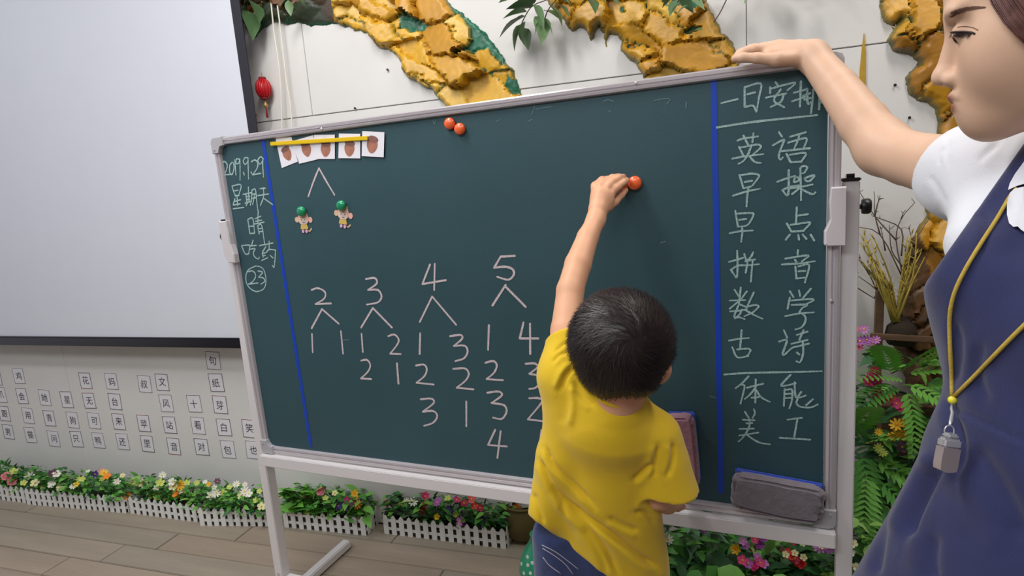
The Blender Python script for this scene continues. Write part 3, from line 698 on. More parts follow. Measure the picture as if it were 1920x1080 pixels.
def trunk(name, polypx, label, seed, plate, thick, cols, green=(), brown=(), step=0.0045, grain=None):
    poly = [wp(q) for q in polypx]
    xs = [q[0] for q in poly]; zs = [q[1] for q in poly]
    x0, x1, z0, z1 = min(xs)-.01, max(xs)+.01, min(zs)-.01, max(zs)+.01
    nx = int((x1-x0)/step)+1; nz = int((z1-z0)/step)+1
    X, Z = np.meshgrid(np.linspace(x0, x1, nx), np.linspace(z0, z1, nz))
    Xw = X+0.007*fbm(X, Z, 90, seed+1); Zw = Z+0.007*fbm(X, Z, 90, seed+2)
    ins = inpoly(Xw, Zw, poly); (D, OX, OZ) = polydist(Xw, Zw, poly)
    rg = np.random.RandomState(seed)
    nc = max(6, int((x1-x0)*(z1-z0)/(plate*plate)))
    sx = rg.uniform(x0, x1, nc); sz = rg.uniform(z0, z1, nc)
    ga = grain if grain is not None else 0.0
    best = np.full(X.shape, 1e9); idx = np.zeros(X.shape, int); sec = np.full(X.shape, 1e9)
    Xd = X+0.022*fbm(X, Z, 35, seed+5)+0.006*fbm(X, Z, 160, seed+9); Zd = Z+0.022*fbm(X, Z, 35, seed+6)+0.006*fbm(X, Z, 160, seed+8)
    for i in range(nc):
        dx, dz = Xd-sx[i], Zd-sz[i]
        u = dx*np.cos(ga)+dz*np.sin(ga); v = -dx*np.sin(ga)+dz*np.cos(ga)
        d = np.hypot(u*0.62, v*1.25)
        m = d < best; sec = np.where(m, best, np.minimum(sec, d)); idx = np.where(m, i, idx); best = np.where(m, d, best)
    base = rg.uniform(0.35, 1.0, nc); gx = rg.uniform(-0.35, 0.35, nc); gz = rg.uniform(-0.45, 0.25, nc)
    h = thick*base[idx] + gx[idx]*(X-sx[idx]) + gz[idx]*(Z-sz[idx])
    crack = np.clip((sec-best)/0.012, 0, 1); h *= 0.55+0.45*crack**0.5
    h += 0.0013*fbm(X, Z, 230, seed+3)*(0.1+rg.uniform(0, 1, nc)[idx]**3*1.6)
    edge = np.clip(D/0.020, 0, 1)**0.5
    h = np.clip(h, 0.006, 0.075)*edge
    C = np.zeros(X.shape+(3,)); ci = rg.randint(0, len(cols), nc)
    ca = np.array([c[:3] for c in cols]); C[:] = ca[ci[idx]]
    C *= (1+0.16*fbm(X, Z, 40, seed+4))[..., None]
    gcol = np.array(srgb(22, 100, 74)[:3]); bcol = np.array(srgb(96, 66, 36)[:3])
    gm = (crack < 0.22) & (rg.uniform(0, 1, nc)[idx] < 0.35) & (h < thick*0.75); C[gm] = gcol*0.9
    rim = (D < 0.007); C[rim] = C[rim]*0.4+gcol*0.4
    for g in green:
        m = inpoly(Xw, Zw, [wp(q) for q in g]); C[m] = gcol*(1+0.25*fbm(X, Z, 60, seed)[m])[:, None]; h[m] = np.minimum(h[m], 0.010+0.002*fbm(X, Z, 80, 3)[m])
    for g in brown:
        m = inpoly(Xw, Zw, [wp(q) for q in g]); C[m] = bcol*(1+0.5*fbm(X, Z, 30, seed)[m])[:, None]
    vid = -np.ones(X.shape, int); cellin = ins[:-1, :-1] | ins[1:, :-1] | ins[:-1, 1:] | ins[1:, 1:]
    use = np.zeros(X.shape, bool); use[:-1, :-1] |= cellin; use[1:, :-1] |= cellin; use[:-1, 1:] |= cellin; use[1:, 1:] |= cellin
    vid[use] = np.arange(use.sum()); hh = np.where(ins, h, -0.002)
    out = use & ~ins & (D < step*2.2); X = np.where(out, X+OX, X); Z = np.where(out, Z+OZ, Z)
    V = np.stack([X[use], WALL_Y-np.maximum(hh[use], 0.0004), Z[use]], 1); jj, ii = np.nonzero(cellin)
    F = np.stack([vid[jj, ii], vid[jj, ii+1], vid[jj+1, ii+1], vid[jj+1, ii]], 1)
    o = mesh(name, V.tolist(), F.tolist(), M['bark'], smooth=True)
    at = o.data.color_attributes.new('Col', 'FLOAT_COLOR', 'POINT')
    at.data.foreach_set('color', np.concatenate([np.clip(C[use], 0.004, 1), np.ones((use.sum(), 1))], 1).ravel())
    o.data.set_sharp_from_angle(angle=math.radians(42))
    return tag(o, label, 'tree relief', None)
OCH = [srgb(204, 156, 38), srgb(192, 142, 30), srgb(212, 170, 66), srgb(186, 134, 34)]
OCH2 = [srgb(186, 134, 28), srgb(170, 118, 24), srgb(194, 146, 48), srgb(160, 110, 34)]
trunk('foam_tree', [(628,-70),(625,10),(627,41),(649,52),(690,64),(699,79),(711,89),(735,96),(752,113),(757,130),(767,147),(798,164),(812,169),(831,194),(850,215),(990,200),(978,174),(964,135),(950,120),(937,96),(913,63),(884,41),(848,12),(815,-40),(800,-70)],
      'ochre and green sculpted branch arching down the wall behind the orange magnet pair', 11, 0.085, 0.042, OCH,
      green=[[(752,35),(765,22),(790,38),(808,50),(800,58),(775,62),(752,55)], [(838,-12),(850,8),(886,38),(914,60),(940,94),(951,118),(944,126),(918,96),(905,94),(880,104),(862,108),(856,98),(872,94),(888,76),(886,60),(868,34),(850,22)], [(955,140),(970,150),(978,175),(960,176),(950,160)]], grain=-0.55)
trunk('foam_tree', [(445,-70),(446,20),(452,34),(466,60),(480,72),(492,54),(515,42),(535,46),(560,44),(585,50),(610,46),(632,44),(640,-70)],
      'dark brown and green sculpted branch end at the top edge beside the screen', 21, 0.07, 0.03, [srgb(58, 40, 20), srgb(98, 60, 20), srgb(38, 48, 28)], grain=0.2)
trunk('foam_tree', [(1005,-70),(1020,-10),(1032,10),(1050,26),(1062,44),(1075,60),(1085,55),(1098,56),(1110,76),(1116,60),(1124,50),(1131,62),(1137,90),(1143,64),(1158,66),(1166,78),(1163,95),(1172,106),(1188,116),(1203,138),(1207,165),(1385,140),(1385,112),(1372,78),(1352,60),(1340,30),(1326,8),(1330,-70)],
      'ochre sculpted branch on the wall directly left of the adult\'s raised hand', 33, 0.085, 0.040, OCH,
      green=[[(1253,-10),(1300,-10),(1320,12),(1300,20),(1270,14)], [(1285,60),(1300,50),(1317,52),(1300,62),(1288,70)], [(1160,18),(1172,10),(1176,24),(1166,26)]], grain=-0.3)
trunk('foam_tree', [(1652,-70),(1650,10),(1656,40),(1668,50),(1690,36),(1672,58),(1662,78),(1672,94),(1692,100),(1712,104),(1722,116),(1704,134),(1698,150),(1702,172),(1716,188),(1738,194),(1752,206),(1758,232),(1755,262),(1748,300),(1738,330),(1730,352),(1736,400),(1712,440),(1700,476),(1690,540),(1688,600),(1676,650),(1700,720),(1990,720),(1990,-70)],
      'thick ochre sculpted trunk on the wall at the right, brown towards its foot', 45, 0.095, 0.055, OCH2,
      brown=[[(1600,450),(1715,430),(1735,470),(1740,520),(1765,560),(1800,620),(1800,760),(1600,760)]], grain=1.3)
for k, (pts, lb) in enumerate([([(1619.5,62),(1623,100),(1623,150),(1624,175),(1617,183),(1610,174),(1612,130),(1616,90)], 'long thin ochre painted leaf shape alone on the white wall left of the trunk')]):
    w_ = [wp(q) for q in pts]; n = len(w_)
    V = [(x, WALL_Y+0.001, z) for x, z in w_]+[(x, WALL_Y-0.004, z) for x, z in w_]
    o = mesh('painted_leaf', V, [tuple(range(n, 2*n))]+[(i, (i+1) % n, n+(i+1) % n, n+i) for i in range(n)], M['ochre_paint'])
    tag(o, lb, 'wall ornament')

# ---------------------------------------------------------------- leaves and flowers
LEAF = [mat('leaf_%d' % i, srgb(*c), 0.5, var=0.18, vscale=40) for i, c in enumerate([(78, 144, 58), (112, 176, 72), (50, 104, 56), (146, 192, 96), (104, 146, 110)])]
VINE = [mat('vine_leaf_%d' % i, srgb(*c), 0.45, var=0.12, vscale=40) for i, c in enumerate([(78, 108, 70), (112, 142, 100)])]
def leaf_mesh(name, m, w=0.5, curl=0.25, fold=0.18, teeth=0.0):
    V = []; F = []; n = 7
    for i in range(n):
        t = i/(n-1); ww = w*0.5*math.sin(math.pi*min(1, t**0.75))*(1-0.25*t) + 0.004
        if teeth and i % 2: ww *= 1-teeth
        y = t; z = -curl*t*t
        V += [(-ww, y, z+fold*ww), (0, y, z), (ww, y, z+fold*ww)]
    for i in range(n-1):
        a = 3*i; F += [(a, a+1, a+4, a+3), (a+1, a+2, a+5, a+4)]
    me = bpy.data.meshes.new(name); me.from_pydata(V, [], F); me.materials.append(m)
    me.polygons.foreach_set('use_smooth', [True]*len(me.polygons)); me.update(); return me
LM = [leaf_mesh('leaf', m, 0.52) for m in LEAF]; LMW = [leaf_mesh('leaf', m, 0.75, 0.35) for m in LEAF]
LMT = [leaf_mesh('leaf', m, 0.62, 0.3, 0.15, 0.28) for m in LEAF]
VM = [leaf_mesh('leaf', m, 0.62, 0.22, 0.35) for m in VINE]
def orient(d, up=(0, 0, 1), roll=0.0):
    d = Vector(d).normalized(); q = d.to_track_quat('Y', 'Z').to_matrix().to_4x4()
    return q @ Matrix.Rotation(roll, 4, 'Y')
def put(me, name, loc, d, s, parent, roll=0.0):
    o = bpy.data.objects.new(name, me); link(o, parent)
    o.matrix_basis = root_matrix(parent).inverted() @ (Matrix.Translation(Vector(loc)) @ orient(d, roll=roll) @ Matrix.Diagonal((s, s, s, 1)))
    return o
def flower_mesh(kind, mp, mc, seed=0):
    rg = random.Random(seed); b = MB(); npet = {'daisy': 9, 'five': 5, 'rose': 5, 'lily': 6}[kind]
    layers = {'daisy': [(1.0, 0.25, 0.36, 0)], 'five': [(1.0, 0.2, 0.8, 0)], 'rose': [(1.0, 0.25, 0.95, 0), (0.78, 0.55, 0.9, 0.6), (0.52, 1.0, 0.85, 0.2)], 'lily': [(1.1, 0.5, 0.45, 0), (0.8, 0.9, 0.4, 0.5)]}[kind]
    for (ln, lift, w, off) in layers:
        for k in range(npet):
            a = 2*math.pi*(k+off)/npet + rg.uniform(-.08, .08); ca, sa = math.cos(a), math.sin(a); V = []
            for t, ww in ((0.1, 0.12), (0.45, 0.85), (0.8, 1.0), (1.0, 0.45)):
                wv = w*0.5*ww*ln; z = lift*t*t*0.8*ln+0.03
                for s in (-1, 0, 1):
                    x, y = t*ln, s*wv; V.append((x*ca-y*sa, x*sa+y*ca, z+(0.08*abs(s))))
            F = []
            for i in range(3): F += [(3*i, 3*i+1, 3*i+4, 3*i+3), (3*i+1, 3*i+2, 3*i+5, 3*i+4)]
            b.add(V, F)
    nf = len(b.F); c = 0.2 if kind != 'rose' else 0.16
    b.lathe([(c, 0.0), (c, 0.12), (c*0.7, 0.22), (0.01, 0.26)], 8)
    b.lathe([(0.015, -0.5), (0.03, 0.0)], 5)
    me = bpy.data.meshes.new('flower'); me.from_pydata(b.V, [], b.F)
    me.materials.append(mp); me.materials.append(mc); me.materials.append(LEAF[1])
    n_all = len(b.F)
    for i, p in enumerate(me.polygons):
        p.material_index = 0 if i < nf else (1 if i < n_all-7 else 2); p.use_smooth = True
    me.update(); return me
FC = {'pink': (236, 150, 160), 'white': (236, 236, 226), 'cream': (226, 226, 172), 'lime': (198, 214, 110), 'yellow': (240, 206, 40), 'orange': (244, 140, 30), 'magenta': (212, 52, 120),
      'purple': (176, 92, 184), 'violet': (76, 56, 138), 'red': (212, 48, 48), 'crimson': (170, 30, 66), 'lilac': (206, 130, 206), 'plum': (110, 70, 96), 'gold': (226, 176, 28), 'coral': (224, 96, 92)}
FMAT = {k: mat('petal_'+k, srgb(*v), 0.6, var=0.1, vscale=60) for k, v in FC.items()}
_fm = {}
def FM(kind, c):
    if (kind, c) not in _fm: _fm[(kind, c)] = flower_mesh(kind, FMAT[c], FMAT['yellow' if c not in ('yellow', 'gold', 'cream', 'orange') else 'orange'] if kind != 'rose' else FMAT[c], len(_fm))
    return _fm[(kind, c)]
def put_flower(kind, c, loc, s, parent, d=None):
    o = bpy.data.objects.new('flower', FM(kind, c)); link(o, parent)
    v = Vector(EYE)-Vector(loc) if d is None else Vector(d)
    v = v.normalized()+Vector((R.uniform(-.5, .5), R.uniform(-.3, .3), R.uniform(0.1, .8))); q = v.to_track_quat('Z', 'Y').to_matrix().to_4x4()
    o.matrix_basis = root_matrix(parent).inverted() @ (Matrix.Translation(Vector(loc)) @ q @ Matrix.Diagonal((s, s, s, 1)))
    return o
def foliage_stuff(parent, name, lo, hi, n, size, mats, seed, shape=LM):
    """dense small leaves nobody could count, joined"""
    rg = random.Random(seed); base = [np.array([v.co[:] for v in shape[0].vertices])]; fc = [tuple(p.vertices) for p in shape[0].polygons]
    V = []; F = []; mi = []; c = [(a+b)/2 for a, b in zip(lo, hi)]
    for k in range(n):
        x = [rg.uniform(lo[i], hi[i]) for i in range(3)]
        d = Vector((x[0]-c[0]+rg.uniform(-.05, .05), min(0.03, x[1]-c[1])*0.6-rg.uniform(0, 0.05), rg.uniform(-0.02, 0.07)))
        Mx = Matrix.Translation(x) @ orient(d, roll=rg.uniform(-.8, .8)) @ Matrix.Scale(size*rg.uniform(0.6, 1.3), 4)
        A = np.array(Mx)[:3, :3]; t = np.array(Mx)[:3, 3]; k0 = len(V)
        V += (base[0] @ A.T + t).tolist(); F += [tuple(i+k0 for i in f) for f in fc]; mi += [rg.randrange(len(mats))]*len(fc)
    o = mesh(name, V, F, mats[0], parent, True, world=True)
    for m in mats[1:]: o.data.materials.append(m)
    o.data.polygons.foreach_set('material_index', mi); o['kind'] = 'stuff'; return o

# ---------------------------------------------------------------- white picket planter boxes with artificial flowers along the wall
PIK = bpy.data.meshes.new('picket')
_b = MB(); _pts = [(-0.0105, 0), (0.0105, 0), (0.0105, 0.066), (0.0075, 0.074), (0, 0.082), (-0.0075, 0.074), (-0.0105, 0.066)]
_n7 = len(_pts); _V = [(x, -0.003, z) for x, z in _pts]+[(x, 0, z) for x, z in _pts]
PIK.from_pydata(_V, [], [tuple(range(_n7)), tuple(range(_n7, 2*_n7))[::-1]]+[(i, _n7+i, _n7+(i+1) % _n7, (i+1) % _n7) for i in range(_n7)]); PIK.materials.append(M['picket']); PIK.update()
def planter(fl_, fr_, label, flabel, flowers, mats, seed, nleaf=26, leafs=0.034, zt=0.165):
    a = on_floor(*fl_); b = on_floor(*fr_); L = float(np.linalg.norm(b-a)); ang = math.atan2(b[1]-a[1], b[0]-a[0]); dp = 0.10
    Mt = Matrix.Translation(Vector(a)) @ Matrix.Rotation(ang, 4, 'Z')
    t = thing('picket_planter', label, 'planter', 'white picket planters along the wall', Mt)
    MB().box((0.003, 0.003, 0.001), (L-0.003, dp, 0.045)).build('trough', M['soil'], t)
    for z in (0.018, 0.052): MB().box((0, 0, z), (L, 0.003, z+0.011)).build('rail', M['picket'], t); 
    for x in (0, L-0.003):
        for z in (0.018, 0.052): MB().box((x, 0.0032, z), (x+0.003, dp, z+0.011)).build('rail', M['picket'], t)
    n = max(4, int(round(L/0.0335)))
    for i in range(n):
        o = link(bpy.data.objects.new('picket', PIK), t); o.location = (0.012+(L-0.024)*i/(n-1), 0.0, 0.0)
    for side in (0, 1):
        for i in range(3):
            o = link(bpy.data.objects.new('picket', PIK), t); o.location = (0.0 if side == 0 else L, 0.018+0.033*i, 0.0); o.rotation_euler[2] = -math.pi/2 if side == 0 else math.pi/2
    for s_ in (0,):
        pass
    c = Mt @ Vector((L/2, dp/2+0.01, 0.08))
    f = thing('artificial_flowers', flabel, 'flowers', 'artificial flowers in the picket planters', Matrix.Translation(c))
    rg = random.Random(seed); ca, sa = math.cos(ang), math.sin(ang)
    lo = (min(a[0], b[0])+0.01, a[1]+0.005, 0.06); hi = (max(a[0], b[0])-0.01, a[1]+0.10, zt-0.02)
    foliage_stuff(f, 'foliage', lo, hi, int(L*1300), 0.030, [mats[0], mats[1], mats[0], G[2]], seed)
    for k in range(nleaf*2):
        x = (k+0.5)/(nleaf*2)*L*1.02-0.01*L; q = Mt @ Vector((x, rg.uniform(0.0, 0.06), rg.uniform(0.075, zt-0.01)))
        d = (rg.uniform(-.7, .7), rg.uniform(-1, 0.1), rg.uniform(-.1, 1.0)); i = rg.randrange(len(mats))
        put(LM[LEAF.index(mats[i])], 'leaf', q, d, leafs*rg.uniform(0.8, 1.4), f, rg.uniform(-.5, .5))
    for (px, py, c_, kd, r_) in flowers:
        y = a[1]+rg.uniform(-0.004, 0.045); v = ray(px, py); q = EYE+v*(y/v[1])
        put_flower(kd, c_, q, r_*1.0*(q-EYE)@CF/FPX, f)
def rnd_flowers(x0, x1, y0, y1, n, cols, seed, r=(4, 7)):
    rg = random.Random(seed); return [(rg.uniform(x0, x1), (y0(0) if callable(y0) else y0), rg.choice(cols), rg.choice(['five', 'daisy', 'lily']), rg.uniform(*r)) for _ in range(n)]
def rf(pa, pb, n, cols, seed, r=(4.5, 7.5), jit=14):
    rg = random.Random(seed); o = []
    for k in range(n):
        t = (k+rg.random())/n; o.append((pa[0]+(pb[0]-pa[0])*t, pa[1]+(pb[1]-pa[1])*t+rg.uniform(-jit, jit), rg.choice(cols), rg.choice(['five', 'daisy', 'lily']), rg.uniform(*r)))
    return o
G = LEAF
planter((-60, 929), (50, 943), 'white picket planter box at the far left, cut by the photo edge', 'artificial flowers with two pink roses at the far left', [(12,894,'pink','rose',9),(22,903,'pink','rose',8),(26,884,'lime','five',7),(2,900,'cream','five',6),(-20,898,'white','daisy',7)]+rf((0,912),(48,920),4,['lime','cream'],1), [G[0], G[1], G[2]], 1)
planter((52, 945), (238, 962), 'white picket planter box second from the left', 'artificial flowers, mostly yellow-green and white with an orange-yellow bloom, second from the left',
        [(55,894,'white','daisy',9),(66,906,'cream','five',8),(45,905,'lime','five',6),(98,888,'plum','lily',7),(97,908,'white','five',7),(112,915,'cream','five',6),(150,900,'lime','daisy',8),(144,908,'yellow','five',5),(178,889,'violet','lily',6),(195,887,'yellow','daisy',8),(201,893,'orange','five',7),(190,884,'pink','five',6),(230,892,'cream','five',5),(165,884,'white','daisy',4)]+rf((60,900),(230,908),8,['lime','cream','white'],2), [G[0], G[1], G[0]], 2, 34)
planter((246, 962), (372, 979), 'white picket planter box third from the left', 'artificial flowers, cream with orange-yellow blooms, third from the left',
        [(240,929,'orange','five',8),(228,936,'cream','five',6),(268,907,'cream','daisy',9),(300,905,'lime','five',8),(304,891,'white','daisy',7),(285,925,'cream','five',8),(295,932,'lime','five',8),(338,910,'gold','daisy',10),(334,925,'orange','five',10),(325,912,'cream','five',8),(350,905,'lime','five',6),(255,903,'gold','five',6)]+rf((250,905),(370,918),6,['lime','cream','white'],3), [G[0], G[1], G[3]], 3, 30)
planter((376, 985), (508, 987), 'white picket planter box fourth from the left, partly behind the stand post', 'artificial flowers, white and purple-grey, left of the stand post',
        [(371,921,'plum','five',8),(392,908,'gold','five',5),(408,903,'plum','lily',6),(396,930,'white','lily',9),(405,925,'white','daisy',8),(418,924,'lime','five',7),(443,908,'white','daisy',7),(459,922,'white','daisy',10),(452,930,'cream','five',7),(481,938,'lime','five',7),(490,950,'cream','five',8),(375,957,'lime','five',6),(390,945,'lime','five',7)]+rf((380,915),(500,925),6,['lime','white'],4), [G[0], G[1], G[0]], 4, 36)
planter((534, 988), (688, 1004), 'white picket planter box right of the left stand post', 'artificial flowers with a purple and orange cluster, right of the left stand post',
        [(601,922,'pink','rose',8),(660,939,'lilac','daisy',9),(655,948,'purple','daisy',9),(650,939,'magenta','five',7),(651,951,'lilac','five',8),(665,925,'gold','five',7),(672,947,'orange','daisy',9),(666,932,'yellow','five',6),(634,949,'violet','lily',8),(577,958,'lime','five',8),(607,957,'lime','five',6),(610,934,'lime','five',6),(577,934,'coral','five',5),(565,928,'lime','five',6),(527,928,'cream','five',8),(628,925,'cream','five',6),(655,965,'lime','daisy',7),(668,970,'cream','five',7),(540,950,'lime','five',7)], [G[1], G[0], G[1]], 5, 40, 0.055)
planter((721, 1000), (950, 1029), 'white picket planter box in the middle, left of the child', 'mixed red, white and purple artificial flowers in the middle planter',
        [(725,944,'crimson','five',7),(775,941,'white','daisy',9),(762,940,'white','daisy',7),(797,931,'magenta','lily',8),(796,946,'coral','five',6),(791,957,'red','five',8),(806,950,'cream','rose',8),(820,942,'purple','daisy',9),(840,958,'violet','five',9),(838,956,'violet','five',6),(856,937,'magenta','five',7),(870,944,'crimson','five',8),(884,936,'coral','five',8),(890,949,'red','five',7),(900,952,'crimson','five',7),(819,969,'yellow','five',6),(863,978,'lilac','five',9),(866,983,'purple','daisy',8),(892,994,'purple','five',7),(888,1000,'lilac','five',7),(904,974,'violet','five',7),(903,989,'violet','five',7),(916,993,'magenta','five',9),(925,958,'lime','five',8),(935,962,'lime','daisy',7),(909,980,'lime','five',6),(885,932,'white','daisy',5),(840,935,'lime','five',7),(855,965,'lime','five',6),(749,948,'lime','five',6)], [G[0], G[2], G[1]], 6, 44)
# large leaves of the plant behind the stand post
t = thing('leafy_plant', 'bright green broad-leaved artificial plant rising just right of the stand post', 'plant', None, Matrix.Translation(Vector((-1.60, 1.90, 0.09))))
rg = random.Random(9)
for k in range(22):
    a = rg.uniform(-1.35, 1.35); q = P(rg.uniform(545, 605), rg.uniform(925, 965), 2.42)
    put(LMW[rg.choice([0, 1, 1])], 'leaf', q, (math.sin(a), -0.45, math.cos(a)*0.8+0.2), rg.uniform(0.06, 0.085), t, rg.uniform(-.6, .6))
# thin wire trailing above the middle planter
tag(MB().tube(catmull([P(*q) for q in ((838,925,2.25),(862,930,2.25),(880,941,2.24),(897,936,2.24),(910,936,2.25),(917,944,2.25),(904,947,2.25))], 5), 0.0011, 5).build('wire_stem', M['twig'], smooth=True), 'thin dark wire curling above the flowers of the middle planter', 'wire')

# olive pot with a broad-leaved plant, partly behind the child
pc = on_floor(975, 1022); pc = np.array([pc[0], pc[1]+0.07, 0.0])
pot = thing('flower_pot', 'olive brown round pot on the floor behind the child', 'pot', None, Matrix.Translation(Vector(pc)))
smooth_angle(MB().lathe([(0.055, 0), (0.075, 0.02), (0.088, 0.06), (0.086, 0.10), (0.074, 0.13), (0.080, 0.14), (0.070, 0.142), (0.066, 0.128)], 26).build('pot_body', M['olive_pot'], pot), 45)
MB().lathe([(0.004, 0.12), (0.066, 0.125)], 20).build('soil', M['soil'], pot)
t = thing('potted_plant', 'plant with broad leaves and one orange bloom in the olive pot', 'plant', None, Matrix.Translation(Vector(pc+np.array([0, 0, 0.13]))))
d0 = float((pc-EYE)@CF)-0.03
for (px, py, ax, az, s, mi) in ((955,972,-1,0.1,0.085,0),(935,985,-1,-0.2,0.06,2),(985,965,0.2,1,0.07,0),(970,950,0.1,1,0.06,2),(1000,975,0.6,0.5,0.08,2),(965,990,-0.6,-0.4,0.07,0),(990,990,0.3,-0.6,0.08,2),(975,975,-0.2,0.6,0.08,0)):
    put(LMW[mi], 'leaf', P(px, py, d0), (ax, -0.35, az), s, t, R.uniform(-.4, .4))
put_flower('rose', 'orange', P(972, 941, d0), 0.028, t); put_flower('rose', 'gold', P(985, 936, d0), 0.02, t)
wl = leaf_mesh('leaf', M['white_plastic'], 0.5, 0.1)
put(wl, 'white_leaf', P(933, 952, d0+0.04), (1, -0.1, -0.05), 0.075, t)
# green patterned balloon-shaped bag
gc = P(1012, 1032, 1.95)
bag = thing('green_vase', 'round teal green vase with pale dots, just left of the child\'s hip', 'vase', None, Matrix.Translation(Vector((gc[0], gc[1], 0))))
smooth_angle(MB().lathe([(0.03, 0.0), (0.048, 0.01), (0.066, 0.04), (0.072, 0.075), (0.066, 0.11), (0.050, 0.145), (0.034, 0.170), (0.026, 0.190), (0.030, 0.198), (0.022, 0.197)], 26).build('vase_body', M['teal_bag'], bag), 50)
for a, z in ((-2.2, 0.09), (-2.0, 0.12), (-2.35, 0.06), (-1.95, 0.075), (-2.15, 0.14), (-1.8, 0.10), (-2.5, 0.11), (-1.75, 0.13)):
    rr = float(np.interp(z, [0.04, 0.075, 0.11, 0.145, 0.17], [0.066, 0.072, 0.066, 0.05, 0.034]))
    MB().lathe([(0.0062, -0.001), (0.0055, 0.001), (0.001, 0.0016)], 8, Matrix.Translation((rr*math.cos(a), rr*math.sin(a), z)) @ Vector((math.cos(a), math.sin(a), 0.2)).to_track_quat('Z', 'Y').to_matrix().to_4x4()).build('painted_dot', M['picket'], bag)

# ---------------------------------------------------------------- vine of artificial leaves hanging at the top
def vine(label, stems, leaves, off=0.07):
    a0 = on_wall(*stems[0][0], off)
    t = thing('artificial_vine', label, 'vine', 'artificial vines on the wall', Matrix.Translation(Vector(a0)))
    for s in stems:
        MB().tube(catmull([on_wall(x, y, off) for x, y in s], 4), 0.0018, 6).build('stem', M['twig'], t, True, True)
    for (x0, y0, x1, y1, mi) in leaves:
        a = on_wall(x0, y0, off+R.uniform(-.02, .03)); b = on_wall(x1, y1, off+R.uniform(0, .04)); d = b-a
        put(VM[mi], 'leaf', a, d, float(np.linalg.norm(d))*1.1, t, R.uniform(-.5, .5))
vine('artificial vine with grey-green leaves hanging at the top centre', [[(1060,-60),(1040,-10),(1000,10),(985,30),(978,45)], [(1060,-20),(1030,15),(1020,40)], [(1000,10),(960,-5)]],
     [(1000,12,955,8,0),(985,30,935,55,0),(988,22,945,25,1),(985,40,975,80,0),(978,45,958,88,1),(1012,30,1020,70,1),(1022,35,1040,60,1),(1020,20,1045,25,0),(1000,10,1025,45,1),(1030,10,1058,38,1),(985,12,1005,-15,0),(960,-5,935,0,1),(1035,-8,1070,-2,0),(980,52,990,86,0),(1010,40,1000,62,1),(1045,8,1068,22,0)])
vine('artificial vine with leaves at the top, above the adult\'s raised hand', [[(1395,-90),(1370,-20),(1352,20),(1338,42)], [(1470,-100),(1430,-40),(1400,-12)], [(1600,-80),(1540,-30),(1500,-10)]],
     [(1352,-5,1330,-30,0),(1400,-15,1418,-50,1),(1430,-30,1395,-5,1),(1450,-40,1480,-12,0),(1500,-20,1475,-62,1),(1540,-28,1520,-60,0),(1560,-40,1595,-18,1),(1350,-20,1320,-2,0),(1420,-60,1450,-90,0)])
vine('artificial vine tuft of leaves on the middle branch top', [[(1290,-60),(1282,-20),(1270,5)], [(1160,-60),(1130,-20),(1105,-2)]],
     [(1270,0,1255,22,0),(1275,-5,1300,18,0),(1280,-10,1320,5,1),(1262,-8,1240,10,0),(1285,-15,1312,-5,1),(1290,10,1270,20,0),(1110,-5,1085,8,0),(1120,-10,1140,5,1),(1130,-15,1160,-2,0),(1100,-4,1120,12,0),(1295,62,1315,50,0)], 0.10)

vine('artificial vine with dark leaves at the top edge beside the screen', [[(470,-60),(466,-10),(462,20)], [(560,-50),(545,-10),(540,5)]],
     [(462,10,448,40,0),(464,20,478,62,0),(468,0,492,30,0),(470,-10,452,8,1),(545,-5,520,12,0),(548,-10,575,8,0),(540,0,545,28,1)], 0.05)
for k, (px, py) in enumerate(((728,131),(667,203),(1677,160),(1704,221))):
    w_ = on_wall(px, py)
    o = MB().lathe([(0.0022, 0), (0.0022, 0.006), (0.0042, 0.0065), (0.0036, 0.008), (0.001, 0.0085)], 8, Matrix.Translation(Vector(w_)) @ Matrix.Rotation(math.pi/2, 4, 'X')).build('wall_nail', M['black'])
    tag(o, 'tiny dark wall nail ' + ['beside the green-edged branch', 'just above the board', 'left of the right-hand tree, upper', 'left of the right-hand tree, lower'][k], 'nail', 'nails in the wall')

# ---------------------------------------------------------------- right side: brown rack, twigs, dried stems and a bed of plants
rk = thing('wooden_rack', 'weathered brown wooden rack post and bar against the wall behind the plants', 'rack', None, Matrix.Translation(Vector(on_floor(1640, 1200)*0+np.array([0.50, 1.86, 0]))))
def stick(name, p, q, w, m, parent):
    p = np.array(p); q = np.array(q); d = Vector(q-p); L = d.length
    Mx = Matrix.Translation(Vector(p)) @ d.to_track_quat('Z', 'Y').to_matrix().to_4x4()
    return smooth_angle(MB().box((-w/2, -w/2, 0), (w/2, w/2, L), 0.002, Mx).build(name, m, parent, world=True))
def onY(px, py, yy): v = ray(px, py); return EYE+v*(yy/v[1])
a = onY(1650, 545, 1.90); b_ = onY(1638, 665, 1.90); b_[2] = 0.0
a2 = a.copy(); stick('post', b_, a2, 0.020, M['brownwood'], rk)
stick('bar', onY(1632, 630, 1.86), onY(1800, 640, 1.86), 0.016, M['brownwood'], rk)
MB().box((0.46, 1.845, 0.0), (1.25, 1.955, 0.62)).build('dark_backing', M['brownwood'], rk, world=True)  # two added boxes, dark backing standing in for shade behind the leaves
MB().box((-0.10, 1.845, 0.0), (0.455, 1.955, 0.12)).build('dark_backing', M['brownwood'], rk, world=True)
MB().lathe([(0.035, 0), (0.042, 0.02), (0.036, 0.05), (0.016, 0.07)], 9, Matrix.Translation(Vector(onY(1690, 625, 1.90))-Vector((0, 0, 0.03)))).build('clay_lump', M['soil'], rk, True, True)
ds = onY(1680, 600, 1.885)
t = thing('dried_stems', 'bundle of yellow dried branching stems standing in front of the trunk foot', 'dried plant', None, Matrix.Translation(Vector(ds)))
rg = random.Random(14)
yb = 1.885
def branchy(b, pts, r0, r1, n=5):
    b.tube(catmull(pts, 3), list(np.linspace(r0, r1, len(catmull(pts, 3)))), n)
